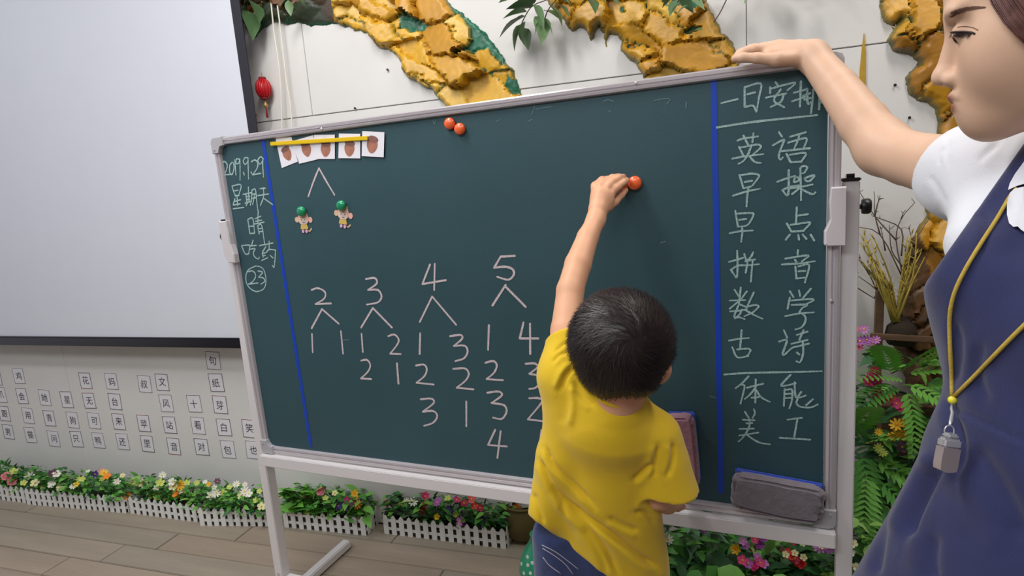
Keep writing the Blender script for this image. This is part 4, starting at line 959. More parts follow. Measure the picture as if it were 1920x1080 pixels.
for k in range(26):
    u = rg.random(); tipx = (1622+rg.gauss(0, 8) if k % 2 else 1650+rg.gauss(0, 12)) if k < 16 else 1712+rg.gauss(0, 14)
    tipy = rg.uniform(425, 500) if k < 16 else rg.uniform(430, 520)
    if 1640 < tipx < 1700: tipy = rg.uniform(500, 560)
    mid = (1680+(tipx-1680)*0.45+rg.gauss(0, 5), 600+(tipy-600)*0.5)
    b = MB(); pts = [onY(1680+rg.gauss(0, 3), 603, yb), onY(*mid, yb+rg.uniform(-.03, .03)), onY(tipx, tipy, yb+rg.uniform(-.05, .05))]
    branchy(b, pts, 0.0035, 0.0014)
    for j in range(7):
        s = rg.uniform(0.35, 0.98); q = pts[1]*(1-s)+pts[2]*s if s > .5 else pts[0]*(1-s)+pts[1]*s
        q = pts[0]*(1-s)**2+2*s*(1-s)*pts[1]+pts[2]*s*s
        e = q+np.array([rg.uniform(-.014, .014), rg.uniform(-.01, .01), rg.uniform(.004, .022)]); b.tube([q, e], [0.0018, 0.0008], 4)
    b.build('stem', M['straw'], t, True, True)
t2 = thing('bare_twigs', 'spray of thin dark bare twigs against the white wall behind the dried stems', 'twigs', None, Matrix.Translation(Vector(onY(1690, 600, 1.92))))
for pts in ([(1690,595),(1692,520),(1680,450),(1690,410),(1715,380)],[(1680,450),(1640,405),(1612,360)],[(1692,520),(1650,440),(1605,425)],[(1690,480),(1690,430),(1650,410),(1636,405)],[(1640,405),(1648,375),(1657,372)],[(1650,440),(1640,400),(1640,368)],[(1690,410),(1693,400)],[(1676,590),(1645,545),(1605,515)],[(1645,548),(1630,515),(1605,480)],[(1630,515),(1612,485)],[(1692,500),(1672,470),(1668,430)],[(1692,520),(1712,460),(1735,420)],[(1645,545),(1640,520),(1626,502)],[(1660,470),(1652,430)],[(1712,460),(1705,430)],[(1608,540),(1640,560)]):
    b = MB(); branchy(b, [onY(x, y, 1.925) for x, y in pts], 0.0022, 0.001)
    for j in range(3):
        i = rg.randrange(1, len(pts)); q = onY(*pts[i], 1.925); b.tube([q, q+np.array([rg.uniform(-.012, .012), 0, rg.uniform(.004, .014)])], 0.001, 4)
    b.build('twig', M['twig'], t2, True, True)

def frond_mesh(name, m, n=12, w=0.30, curl=0.35):
    V = []; F = []
    def lf(base, d, up, L, W):
        k = len(V); d = Vector(d).normalized(); s = d.cross(Vector(up)).normalized(); b0 = Vector(base)
        for t, ww in ((0, 0.3), (0.5, 1.0), (1.0, 0.15)):
            c = b0+d*L*t+Vector((0, 0, -0.15*L*t*t)); V.extend([(c-s*W*ww/2)[:], (c+Vector((0, 0, -0.02*W)))[:], (c+s*W*ww/2)[:]])
        for i in range(2): F.extend([(k+3*i, k+3*i+1, k+3*i+4, k+3*i+3), (k+3*i+1, k+3*i+2, k+3*i+5, k+3*i+4)])
    for i in range(n):
        t = 0.08+0.9*i/(n-1); y = t; z = -curl*t*t; L = w*math.sin(math.pi*(0.12+0.85*t))**0.7*(1.05-0.35*t)+0.03
        for s in (-1, 1): lf((0, y, z), (s, 0.55, 0.08), (0, 0, 1), L, 0.085)
    lf((0, 0, 0), (0, 1, -curl*0.4), (0, 0, 1), 0.5, 0.02)
    me = bpy.data.meshes.new(name); me.from_pydata(V, [], F); me.materials.append(m); me.update(); return me
FR = [frond_mesh('frond', m) for m in LEAF]
def plant(name, label, cat, root, items, stuff=None, group=None):
    t = thing(name, label, cat, group, Matrix.Translation(Vector(root)))
    for it in items:
        k = it[0]
        if k == 'frond': _, px, py, d, ax, az, s, mi = it; put(FR[mi], 'frond', P(px, py, d), (ax, -0.5, az), s, t, R.uniform(-.3, .3))
        elif k == 'leaf': _, px, py, d, ax, az, s, mi = it; put(LMT[mi], 'leaf', P(px, py, d), (ax, -0.5, az), s, t, R.uniform(-.5, .5))
        elif k == 'wide': _, px, py, d, ax, az, s, mi = it; put(LMW[mi], 'leaf', P(px, py, d), (ax, -0.5, az), s, t, R.uniform(-.4, .4))
        elif k == 'blade': _, px, py, d, ax, az, s, mi = it; put(LM[mi], 'leaf', P(px, py, d), (ax, -0.4, az), s, t, R.uniform(-.3, .3))
        elif k == 'fl': _, px, py, d, kd, c, s = it; put_flower(kd, c, P(px, py, d), s, t)
    if stuff: foliage_stuff(t, 'foliage', *stuff)
    return t
def scatter(n, x, y, d, s, mats, seed, kind='leaf'):
    rg = random.Random(seed); o = []
    for _ in range(n): o.append((kind, rg.uniform(*x), rg.uniform(*y), rg.uniform(*d), rg.uniform(-1, 1), rg.uniform(-.4, 1), rg.uniform(*s), rg.choice(mats)))
    return o
plant('fern', 'bright green fern between the right stand post and the adult, upper', 'fern', P(1712, 700, 1.60),
      [('frond',1690,700,1.55,0.3,0.9,0.16,1),('frond',1700,700,1.52,0.9,0.5,0.15,1),('frond',1690,710,1.50,-0.9,0.45,0.16,1),('frond',1700,720,1.48,0.8,-0.2,0.15,1),('frond',1680,720,1.50,-0.7,-0.1,0.14,0),
       ('frond',1720,690,1.5,0.5,1.0,0.13,3),('frond',1700,730,1.46,0.2,-0.8,0.15,1),('frond',1670,700,1.52,-0.3,1.0,0.14,1),('frond',1735,720,1.5,0.6,0.3,0.14,1)]+scatter(8,(1660,1750),(670,760),(1.5,1.58),(.04,.06),[1,3],1))
plant('fern', 'fern low beside the right stand post, below the magenta flowers', 'fern', P(1625, 850, 1.60),
      [('frond',1620,830,1.52,-0.4,0.9,0.16,0),('frond',1620,830,1.50,0.6,0.6,0.15,1),('frond',1615,850,1.48,0.2,-0.9,0.17,0),('frond',1640,860,1.5,0.9,-0.3,0.16,1),('frond',1610,810,1.5,0.1,1,0.14,1),('frond',1625,890,1.46,-0.2,-0.8,0.15,1),('frond',1650,900,1.46,0.7,-0.6,0.16,0),('frond',1640,940,1.46,0.3,-0.9,0.16,0)]+scatter(10,(1600,1680),(800,960),(1.5,1.56),(.04,.06),[0,1],2))
plant('leafy_plant', 'low leafy plant with pale leaf tips at the bottom right beside the adult\'s skirt', 'plant', P(1620, 1000, 1.5),
      scatter(26,(1592,1660),(940,1090),(1.42,1.52),(.045,.075),[0,1,3,2],3)+scatter(10,(1595,1650),(960,1080),(1.40,1.46),(.03,.05),[3],4,'wide')+[('fl',1600,1020,1.42,'five','cream',0.011),('fl',1595,1035,1.42,'five','white',0.010),('fl',1607,1065,1.42,'five','cream',0.012)])
d = 1.52
plant('flowering_plant', 'magenta-red flower spray hanging between fern and stand post', 'flowers', P(1640, 720, 1.55),
      [('fl',1641,697,d,'five','crimson',.014),('fl',1636,706,d,'rose','magenta',.014),(('fl'),1628,717,d,'five','magenta',.014),('fl',1648,712,d,'five','magenta',.012),('fl',1647,735,d,'five','magenta',.013),('fl',1650,747,d,'rose','red',.013),('fl',1670,746,d,'five','coral',.013),('fl',1680,757,d,'five','magenta',.014),('fl',1689,764,d,'five','magenta',.013),('fl',1643,725,d,'five','crimson',.012)]
      + scatter(14,(1605,1690),(690,800),(1.55,1.62),(.04,.06),[2,0],5))
plant('flowering_plant', 'small pink and purple daisies near the top of the plants beside the stand post', 'flowers', P(1620, 640, 1.62),
      [('fl',1620,618,1.6,'daisy','lilac',.014),('fl',1604,618,1.6,'daisy','coral',.011),('fl',1612,640,1.6,'daisy','purple',.015),('fl',1625,638,1.6,'daisy','purple',.014),('fl',1642,638,1.6,'daisy','lilac',.013),('fl',1608,648,1.6,'daisy','magenta',.014),('fl',1635,648,1.6,'daisy','lilac',.011)]
      + scatter(9,(1600,1650),(650,700),(1.6,1.66),(.03,.05),[2,2,0],6))
plant('flowering_plant', 'yellow daisies with serrated leaves beside the adult\'s waist', 'flowers', P(1685, 810, 1.5),
      [('fl',1682,797,1.46,'daisy','gold',.017),('fl',1697,795,1.46,'daisy','gold',.015),('fl',1684,816,1.46,'daisy','gold',.018),('fl',1698,818,1.46,'daisy','orange',.015),('fl',1672,820,1.46,'daisy','gold',.012),('fl',1648,840,1.46,'daisy','lime',.012),('fl',1655,850,1.46,'daisy','lime',.012),('fl',1648,810,1.47,'daisy','gold',.010),('fl',1692,838,1.46,'five','plum',.014)]
      + scatter(14,(1640,1710),(800,900),(1.47,1.53),(.04,.06),[0,1,4],7))
plant('leafy_plant', 'dark green leafy mass filling the space behind the ferns and flowers at the right', 'plant', (0.66, 1.78, 0.4),
      scatter(70,(1600,1770),(650,1080),(1.58,1.68),(.06,.09),[2,2,0],8),
      ((0.36, 1.62, 0.02), (0.95, 1.80, 0.70), 900, 0.055, [G[2], G[2], G[0]], 5))
# bed in front of the wall under the board, right of the child
d = 1.62
plant('flowering_plant', 'white daisies and yellow-green sprigs right beside the child\'s hip', 'flowers', P(1245, 1000, 1.7),
      [('fl',1238,985,d,'daisy','white',.019),('fl',1244,998,d,'daisy','white',.015),('fl',1253,1012,d,'daisy','white',.015),('fl',1262,968,d,'five','white',.010),('fl',1282,975,d,'five','lime',.009),('fl',1292,979,d,'five','lime',.009),('fl',1270,982,d,'five','lime',.009),('fl',1300,972,d,'five','yellow',.007)]
      + scatter(34,(1232,1330),(962,1085),(1.62,1.72),(.05,.085),[2,0,2,4],9)+scatter(8,(1285,1330),(1000,1040),(1.60,1.64),(.04,.06),[0,1],10,'blade'))
plant('flowering_plant', 'purple flowers with grey pointed leaves below the crossbar', 'flowers', P(1340, 1000, 1.7),
      [('fl',1318,986,d,'five','lilac',.013),('fl',1322,995,d,'five','purple',.011),('fl',1316,975,d,'five','violet',.010),('blade',1330,1000,1.6,1,.5,.05,4),('blade',1332,1000,1.6,.9,0,.05,4),('blade',1330,1000,1.6,.3,-1,.05,4),('blade',1330,995,1.6,-.3,-.9,.05,4),('blade',1330,998,1.6,.6,-.8,.05,4),('blade',1334,996,1.6,.8,.9,.045,4)]
      + [('wide',1365,1045,1.6,-.3,-1,.06,4),('wide',1355,1030,1.6,-.5,-.9,.06,2),('wide',1345,1040,1.62,.2,-1,.055,4)] + scatter(24,(1310,1390),(975,1080),(1.64,1.72),(.05,.08),[2,0,2],11))
plant('flowering_plant', 'bright magenta flower clusters low in the bed below the eraser', 'flowers', P(1415, 1050, 1.7),
      [('fl',1392,1051,1.56,'five','magenta',.014),('fl',1402,1056,1.56,'five','purple',.013),('fl',1413,1062,1.56,'rose','magenta',.014),('fl',1425,1055,1.56,'five','magenta',.013),('fl',1433,1058,1.56,'five','lilac',.012),('fl',1420,1045,1.57,'five','purple',.011),('fl',1430,1008,1.6,'rose','purple',.013),('fl',1424,1022,1.6,'rose','purple',.013),('fl',1415,1012,1.6,'five','magenta',.011),('fl',1394,1015,1.6,'five','lilac',.011),('fl',1397,1022,1.6,'five','purple',.011),('fl',1412,1030,1.6,'five','crimson',.010),('fl',1380,1030,1.58,'lily','gold',.013)]
      + scatter(24,(1375,1470),(975,1085),(1.60,1.7),(.045,.07),[0,2,1,0],12))
plant('flowering_plant', 'red and purple flowers at the foot of the right stand post', 'flowers', P(1500, 1030, 1.65),
      [('fl',1482,1005,1.55,'daisy','red',.017),('fl',1488,1012,1.55,'five','red',.015),('fl',1512,1010,1.55,'daisy','red',.015),('fl',1535,1012,1.56,'five','coral',.012),('fl',1478,1040,1.54,'five','red',.016),('fl',1490,1047,1.54,'five','crimson',.015),('fl',1500,1056,1.54,'rose','red',.015),('fl',1473,1040,1.53,'five','cream',.009),('fl',1490,1037,1.53,'five','cream',.009),('fl',1507,1045,1.53,'five','cream',.009),('fl',1504,1019,1.54,'five','cream',.008),('fl',1497,1003,1.54,'five','white',.008),('fl',1538,1025,1.54,'daisy','lilac',.018),('fl',1552,1028,1.54,'daisy','purple',.017),('fl',1546,1018,1.55,'five','violet',.012),('fl',1540,1024,1.53,'five','cream',.008)]
      + scatter(24,(1460,1580),(985,1085),(1.56,1.68),(.045,.07),[0,2,2,1],13)+scatter(8,(1535,1575),(1050,1085),(1.53,1.57),(.03,.045),[3,4],14,'wide'))
plant('leafy_plant', 'broad bright green leaf plant at the bottom edge below the blackboard', 'plant', P(1370, 1075, 1.6),
      [('wide',1345,1065,1.53,1,-.35,.11,1),('wide',1325,1060,1.53,.8,-.8,.09,0),('wide',1360,1078,1.52,.9,-.2,.10,1),('wide',1310,1068,1.54,-.3,-.6,.07,0),('wide',1450,1078,1.53,.6,-.3,.07,1),('wide',1465,1000,1.62,.5,-.7,.06,1),('wide',1445,1005,1.62,-.3,-.8,.05,1)])
plant('leafy_plant', 'dark foliage filling the bed under the blackboard', 'plant', (0.05, 1.78, 0.05), [],
      ((-0.20, 1.68, 0.0), (0.46, 1.80, 0.25), 1500, 0.05, [G[2], G[0], G[2]], 15))
# ---------------------------------------------------------------- soft bodies as signed distance fields
class SDF:
    def __init__(s, lo, hi, vox):
        s.lo = np.array(lo, float); s.vox = vox; s.n = np.ceil((np.array(hi)-s.lo)/vox).astype(int)+1
        s.d = np.full(s.n, 0.06, np.float32)
    def _sub(s, lo, hi, pad):
        i0 = np.clip(np.floor((np.array(lo)-pad-s.lo)/s.vox).astype(int), 0, s.n-1); i1 = np.clip(np.ceil((np.array(hi)+pad-s.lo)/s.vox).astype(int)+1, 1, s.n)
        sl = tuple(slice(a, b) for a, b in zip(i0, i1))
        g = [s.lo[k]+s.vox*np.arange(i0[k], i1[k], dtype=np.float32) for k in range(3)]
        return sl, g[0][:, None, None], g[1][None, :, None], g[2][None, None, :]
    def op(s, sl, nd, k, mode):
        o = s.d[sl]; nd = nd.astype(np.float32)
        if mode == 'add':
            if k > 0:
                h = np.clip(0.5+0.5*(o-nd)/k, 0, 1); s.d[sl] = o*(1-h)+nd*h-k*h*(1-h)
            else: s.d[sl] = np.minimum(o, nd)
        else:
            if k > 0:
                h = np.clip(0.5-0.5*(o+nd)/k, 0, 1); s.d[sl] = o*(1-h)-nd*h+k*h*(1-h)
            else: s.d[sl] = np.maximum(o, -nd)
    def cone(s, a, b, r1, r2, k=0.0, mode='add'):
        a = np.array(a, float); b = np.array(b, float); r = max(r1, r2)
        sl, X, Y, Z = s._sub(np.minimum(a, b)-r, np.maximum(a, b)+r, 0.03+k)
        ba = b-a; L = ba@ba+1e-12
        t = np.clip(((X-a[0])*ba[0]+(Y-a[1])*ba[1]+(Z-a[2])*ba[2])/L, 0, 1)
        d = np.sqrt((X-a[0]-t*ba[0])**2+(Y-a[1]-t*ba[1])**2+(Z-a[2]-t*ba[2])**2)-(r1+(r2-r1)*t)
        s.op(sl, d, k, mode); return s
    def ell(s, c, r, k=0.0, mode='add', M3=None):
        c = np.array(c, float); r = np.array(r, float); R_ = np.eye(3) if M3 is None else np.array(M3)
        ext = np.sqrt(((R_*r)**2).sum(1))
        sl, X, Y, Z = s._sub(c-ext, c+ext, 0.03+k); x, y, z = X-c[0], Y-c[1], Z-c[2]
        k0 = 0; k1 = 0
        for i in range(3):
            q = (x*R_[0, i]+y*R_[1, i]+z*R_[2, i])
            k0 = k0+(q/r[i])**2; k1 = k1+(q/r[i]**2)**2
        k0 = np.sqrt(k0); d = k0*(k0-1)/np.sqrt(k1+1e-9)
        s.op(sl, d, k, mode); return s
    def chain(s, pts, rs, k=0.01, mode='add'):
        for i in range(len(pts)-1): s.cone(pts[i], pts[i+1], rs[i], rs[i+1], k if i == 0 else 0.004, mode)
        return s
    def plane(s, p, n, k=0.0, box=None):
        """keep the side the normal points to (optionally only inside a box)"""
        lo, hi = (s.lo, s.lo+s.vox*s.n) if box is None else box
        sl, X, Y, Z = s._sub(lo, hi, 0); n = np.array(n, float); n /= np.linalg.norm(n)
        d = (X-p[0])*n[0]+(Y-p[1])*n[1]+(Z-p[2])*n[2]
        s.op(sl, d*-1*-1, k, 'sub_') if False else None
        o = s.d[sl]; nd = (-d).astype(np.float32)
        if k > 0:
            h = np.clip(0.5-0.5*(o-nd)/k, 0, 1); s.d[sl] = o*(1-h)+nd*h+k*h*(1-h)
        else: s.d[sl] = np.maximum(o, nd)
        return s
    def fresh(s):
        g = SDF.__new__(SDF); g.lo, g.vox, g.n = s.lo, s.vox, s.n; g.d = np.full(s.n, 0.06, np.float32); return g
    def merge(s, g, k):
        h = np.clip(0.5+0.5*(s.d-g.d)/k, 0, 1); s.d = s.d*(1-h)+g.d*h-k*h*(1-h); return s
    def mesh(s):
        d = s.d.copy()
        for ax in range(3):
            sl = [slice(None)]*3; sl[ax] = 0; d[tuple(sl)] = 0.05; sl[ax] = -1; d[tuple(sl)] = 0.05
        g = vdb.FloatGrid(0.06); g.copyFromArray(np.clip(d, -0.06, 0.06))
        pts, tris, quads = g.convertToPolygons(0.0, 0.0)
        return s.lo+pts*s.vox, tris, quads
def to_obj(name, parts, m, parent, smooth_it=0):
    V = []; F = []
    for pts, tris, quads in parts:
        k = len(V); V += pts.tolist(); F += [tuple(int(i)+k for i in t)[::-1] for t in tris]+[tuple(int(i)+k for i in q)[::-1] for q in quads]
    o = mesh(name, V, F, m, None, True)
    if smooth_it:
        bm = bmesh.new(); bm.from_mesh(o.data)
        for _ in range(smooth_it): bmesh.ops.smooth_vert(bm, verts=bm.verts, factor=0.5, use_axis_x=True, use_axis_y=True, use_axis_z=True)
        bm.to_mesh(o.data); bm.free()
    if parent is not None:
        o.data.transform(root_matrix(parent).inverted()); o.parent = parent
    return o
def folds(o, creases):
    """press garment folds into the surface where the photograph shows them"""
    Mw = np.array(root_matrix(o)); me = o.data; n = len(me.vertices)
    V = np.empty(n*3); me.vertices.foreach_get('co', V); V = V.reshape(-1, 3); N_ = np.empty(n*3); me.vertices.foreach_get('normal', N_); N_ = N_.reshape(-1, 3)
    W = V @ Mw[:3, :3].T+Mw[:3, 3]; Nw = N_ @ Mw[:3, :3].T
    D = W-EYE; z = D@CF; px = 960+FPX*(D@CR)/z; py = 540-FPX*(D@CU)/z
    facing = np.clip(-np.einsum('ij,ij->i', Nw, D/np.linalg.norm(D, axis=1)[:, None])*3, 0, 1)
    if (np.einsum('ij,ij->i', Nw, W-W.mean(0))).mean() < 0: Nw = -Nw; facing = np.clip(-np.einsum('ij,ij->i', Nw, D/np.linalg.norm(D, axis=1)[:, None])*3, 0, 1)
    disp = np.zeros(n)
    for pts, w, a in creases:
        q = catmull(pts, 5); best = np.full(n, 1e9); sgn = np.zeros(n); tt = np.zeros(n)
        for i in range(len(q)-1):
            (x0, y0), (x1, y1) = q[i], q[i+1]; dx, dy = x1-x0, y1-y0; L2 = dx*dx+dy*dy+1e-9
            t = np.clip(((px-x0)*dx+(py-y0)*dy)/L2, 0, 1); ex, ey = px-x0-t*dx, py-y0-t*dy; d = np.hypot(ex, ey)
            m = d < best; best[m] = d[m]; sgn[m] = np.sign(dx*ey-dy*ex)[m]; tt[m] = (i+t[m])/(len(q)-1)
        env = np.clip(np.minimum(tt, 1-tt)*6+0.15, 0, 1)
        s = best/w
        disp += env*a*(-np.exp(-s*s)+0.45*np.exp(-((best*sgn-2.0*w)/(1.6*w))**2))
    W += Nw*(disp*facing)[:, None]
    Mi = np.linalg.inv(Mw); V = W @ Mi[:3, :3].T+Mi[:3, 3]
    me.vertices.foreach_set('co', V.ravel()); me.update()
def frame3(fwd, up=(0, 0, 1)):
    f = Vector(fwd).normalized(); x = f.cross(Vector(up)).normalized(); u = x.cross(f)
    return np.array([[x[i], f[i], u[i]] for i in range(3)])      # columns right, forward, up
def head_sdf(F, c, A, s, child=False):
    """skull, face, nose, lips, ears; local x right, y forward, z up"""
    c = np.array(c); W_ = lambda x, y, z: c+A@np.array([x, y, z])*s
    e = lambda p, r, k, mode='add', M3=None: F.ell(W_(*p), np.array(r)*s, k*s, mode, A if M3 is None else A@M3)
    e((0, -.015, .035), (.074, .094, .084), 0)
    e((0, .030, -.015), (.066, .060, .085), .03)
    e((0, .050, .050), (.058, .043, .042), .03)
    e((0, .028, -.060), (.050, .050, .037), .03)
    e((0, .072, -.092), (.016, .013, .013), .028)
    e((0, .070, -.068), (.026, .024, .030), .03)
    for sx in (-1, 1):
        e((sx*.040, .056, -.028), (.022, .026, .030), .03)
        e((sx*.030, .088, .018), (.022, .008, .006), .018)
        e((sx*.031, .1015, -.002), (.0165, .013, .0105), .012, 'sub')
        e((sx*.031, .0795, -.002), (.0142, .0142, .0135), .004)
        if not child: e((sx*.031, .0935, .0075), (.015, .0045, .0022), .004, 'sub')
        # ear
        e((sx*.074, -.008, -.012), (.006, .018, .030), .006); e((sx*.081, -.008, .004), (.006, .016, .018), .006); e((sx*.0865, .000, -.010), (.006, .009, .013), .004, 'sub')
    F.cone(W_(0, .087, .014), W_(0, .102, -.032), .0062*s, .0085*s, .010*s)
    e((0, .1045, -.0365), (.0095, .0092, .0082), .008)
    for sx in (-1, 1):
        e((sx*.0125, .0945, -.0415), (.0068, .010, .0072), .006)
        e((sx*.0065, .0995, -.0488), (.0034, .0056, .0026), .002, 'sub')
    e((0, .0920, -.0600), (.021, .0092, .0050), .006)
    for sx in (-1, 1): e((sx*.006, .0955, -.0582), (.0075, .0065, .0036), .004)
    e((0, .0900, -.0705), (.018, .0092, .0060), .005)
    F.cone(W_(-.022, .0880, -.0652), W_(0, .1030, -.0645), .0012*s, .0012*s, .0022*s, 'sub'); F.cone(W_(0, .1030, -.0645), W_(.022, .0880, -.0652), .0012*s, .0012*s, .0022*s, 'sub')
    F.cone(W_(0, -.035, -.04), W_(0, -.030, -.135), .052*s, .048*s, .03*s)
    return W_

def skin_mat(name, c, lipc):
    m = mat(name, srgb(*c), 0.48, spec=0.35, sss=0.12, bump=0.04, bscale=260, var=0.05, vscale=18)
    nt = m.node_tree; b = nt.nodes['Principled BSDF']; N = nt.nodes.new; L = nt.links.new
    a = N('ShaderNodeAttribute'); a.attribute_name = 'Tint'
    mx = N('ShaderNodeMix'); mx.data_type = 'RGBA'; mx.inputs[7].default_value = srgb(*lipc)
    src = b.inputs['Base Color'].links[0].from_socket
    L(a.outputs['Fac'], mx.inputs[0]); L(src, mx.inputs[6]); L(mx.outputs[2], b.inputs['Base Color'])
    return m
SK_A = skin_mat('adult_skin', (216, 178, 152), (138, 72, 66)); SK_C = skin_mat('child_skin', (226, 172, 138), (206, 96, 80))
def tint(o, spots):
    n = len(o.data.vertices); V = np.empty(n*3); o.data.vertices.foreach_get('co', V); V = V.reshape(-1, 3); Mw = np.array(root_matrix(o)); W = V@Mw[:3, :3].T+Mw[:3, 3]
    t = np.zeros(n)
    for c, A, r, k in spots:
        q = (W-np.array(c))@A/np.array(r); t = np.maximum(t, k*np.clip(2.2*(1-np.sqrt((q**2).sum(1))), 0, 1))
    at = o.data.color_attributes.new('Tint', 'FLOAT_COLOR', 'POINT')
    at.data.foreach_set('color', np.stack([t, t, t, np.ones(n)], 1).ravel())
def hair_mat(name, c, c2):
    m = mat(name, srgb(*c), 0.42, spec=0.5); nt = m.node_tree; b = nt.nodes['Principled BSDF']
    a = nt.nodes.new('ShaderNodeObjectInfo')
    n = nt.nodes.new('ShaderNodeTexNoise'); n.inputs['Scale'].default_value = 120; tc = nt.nodes.new('ShaderNodeTexCoord'); nt.links.new(tc.outputs['Object'], n.inputs['Vector'])
    mx = nt.nodes.new('ShaderNodeMix'); mx.data_type = 'RGBA'; mx.inputs[6].default_value = srgb(*c); mx.inputs[7].default_value = srgb(*c2)
    nt.links.new(n.outputs['Fac'], mx.inputs[0]); nt.links.new(mx.outputs[2], b.inputs['Base Color']); return m
HAIR_C = hair_mat('black_hair', (18, 14, 16), (46, 30, 28)); HAIR_A = hair_mat('brown_hair', (62, 36, 32), (128, 84, 76))
def cloth(name, c, rough=0.85, **k):
    kw = dict(bump=0.12, bscale=420, var=0.04, vscale=12, sheen=0.25); kw.update(k); return mat(name, srgb(*c), rough, **kw)
YEL_SHIRT = cloth('yellow_jersey', (224, 186, 22)); JEANS = cloth('blue_denim', (44, 58, 104), bump=0.3, var=0.2, vscale=60); WHITE_SHIRT = cloth('white_cotton', (226, 228, 236)); NAVY = cloth('navy_cotton', (35, 40, 86), var=0.14, vscale=25)
THREAD = mat('pale_thread', srgb(176, 170, 180), 0.8)

# ---------------------------------------------------------------- the child
kid = thing('person', 'child seen from behind in yellow t-shirt and jeans, left arm raised placing a magnet', 'person', None, Matrix.Translation(Vector((-0.14, 1.0, 0))))
kh = P(1164, 645, 1.02)
AK = frame3((-0.16, 0.95, 0.26), (0.13, 0, 1))
V_ = 0.0024
F = SDF((-0.34, 0.80, 0.86), (0.02, 1.42, 1.36), V_)
KW = head_sdf(F, kh+np.array([0.0, 0.012, -0.026]), AK, 0.82, True)
F.cone(P(1158, 700, 1.03), P(1146, 790, 1.06), .038, .042, .02)
ksh = P(1062, 700, 1.08); kel = P(1069, 545, 1.14); kwr = P(1117, 413, 1.225)
F.chain([ksh, P(1063, 620, 1.11), kel], [.034, .030, .0255], .01)
F.chain([kel, P(1084, 495, 1.165), P(1102, 445, 1.20), kwr], [.0255, .0258, .0215, .0180], .006)
F.ell(P(1241, 690, 1.015), (.011, .012, .021), .008, M3=AK); F.ell(P(1232, 694, 1.02), (.02, .02, .02), .02)
# left hand, back of the hand to the camera
F.chain([kwr, P(1122, 392, 1.237), P(1128, 368, 1.248)], [.0175, .0200, .0205], .012)
F.ell(P(1130, 374, 1.246), (.024, .013, .026), .012, M3=frame3((0.0, 1, 0), (0.25, 0, 1)))
fing = [([(1115, 366, 1.250), (1115, 348, 1.258), (1128, 337, 1.270), (1143, 334, 1.280)], [.0078, .0076, .0068, .0060]),
        ([(1122, 360, 1.244), (1130, 343, 1.250), (1148, 333, 1.262), (1160, 330, 1.276)], [.0082, .0078, .0070, .0060]),
        ([(1134, 360, 1.240), (1146, 343, 1.243), (1160, 334, 1.258), (1169, 331, 1.274)], [.0084, .0080, .0070, .0060]),
        ([(1144, 366, 1.240), (1156, 352, 1.243), (1169, 342, 1.258), (1176, 338, 1.276)], [.0084, .0080, .0070, .0060]),
        ([(1138, 390, 1.245), (1153, 378, 1.258), (1164, 366, 1.270), (1173, 357, 1.281)], [.0105, .0090, .0078, .0064])]
for pts, rs in fing: F.chain([P(*q) for q in pts], rs, .0035)
for q in ((1115, 352, 1.250), (1126, 347, 1.243), (1141, 348, 1.239), (1152, 354, 1.239)): F.ell(P(*q), (.0068, .0055, .0068), .006)
partA = F.mesh()
# right forearm and hand resting on the board's lower frame
F = SDF((-0.16, 0.95, 0.50), (0.05, 1.40, 0.95), V_)
khr = P(1277, 938, 1.335)
kre = P(1232, 925, 1.09)
F.chain([P(1236, 838, 1.085), P(1242, 890, 1.085), kre], [.026, .028, .027], .01)
F.chain([kre, P(1250, 940, 1.20), P(1265, 938, 1.285)], [.028, .024, .018], .01)
F.ell(P(1269, 936, 1.305), (.020, .022, .013), .012)
for i, (dx, dy) in enumerate(((-10, -8), (-3, -10), (5, -11), (12, -8))):
    F.chain([P(1267+dx, 932+dy, 1.318), P(1270+dx, 924+dy, 1.335), P(1271+dx, 931+dy, 1.346)], [.0078, .0072, .0062], .004)
F.chain([P(1262, 944, 1.30), P(1270, 952, 1.32), P(1280, 950, 1.330)], [.010, .0085, .007], .006)
partB = F.mesh()
body = to_obj('body', [partA, partB], SK_C, kid, 1)
tint(body, [(KW(.08, -.008, -.005), AK, (.02, .03, .036), 0.55)] + [(P(*q[0][-1]), np.eye(3), (.012,)*3, 0.35) for q in fing] + [(P(1160, 750, 1.0), np.eye(3), (.05, .05, .02), 0.25)])
# t-shirt
F = SDF((-0.37, 0.84, 0.54), (0.05, 1.26, 1.12), 0.003)
F.ell(P(1132, 830, 1.10), (.088, .062, .12), 0)
F.cone(P(1155, 764, 1.053), P(1150, 800, 1.075), .048, .07, .03)
F.cone(P(1110, 790, 1.08), P(1064, 700, 1.09), .062, .052, .04)
F.cone(P(1170, 790, 1.07), P(1226, 818, 1.075), .048, .041, .04)
F.ell(P(1122, 930, 1.13), (.100, .072, .13), .04)
F.ell(P(1130, 1050, 1.17), (.112, .080, .12), .05)
F.cone(P(1042, 860, 1.11), P(1020, 965, 1.12), .035, .030, .04); F.cone(P(1056, 720, 1.09), P(1052, 870, 1.11), .034, .032, .03)
F.cone(P(1200, 960, 1.12), P(1212, 1080, 1.15), .03, .034, .05)
pa, pb, pc_ = P(986, 962, 1.1), P(1120, 1066, 1.1), P(1120, 1066, 1.3)
nn = np.cross(pb-pa, pc_-pa); nn = nn if nn[2] > 0 else -nn
F.plane(pa, nn, .004, box=((-0.40, 0.8, 0.5), (0.06, 1.3, 0.88)))
ax_ = kel-ksh; ax_ /= np.linalg.norm(ax_)
G1 = F.fresh(); G1.cone(P(1066, 705, 1.09), P(1063, 605, 1.118), .047, .037)
G1.plane(P(1063, 628, 1.11), -ax_+np.array([0.30, 0, 0]), .003); G1.cone(P(1063, 655, 1.10), P(1063, 600, 1.12), .031, .031, .003, 'sub'); F.merge(G1, .022)
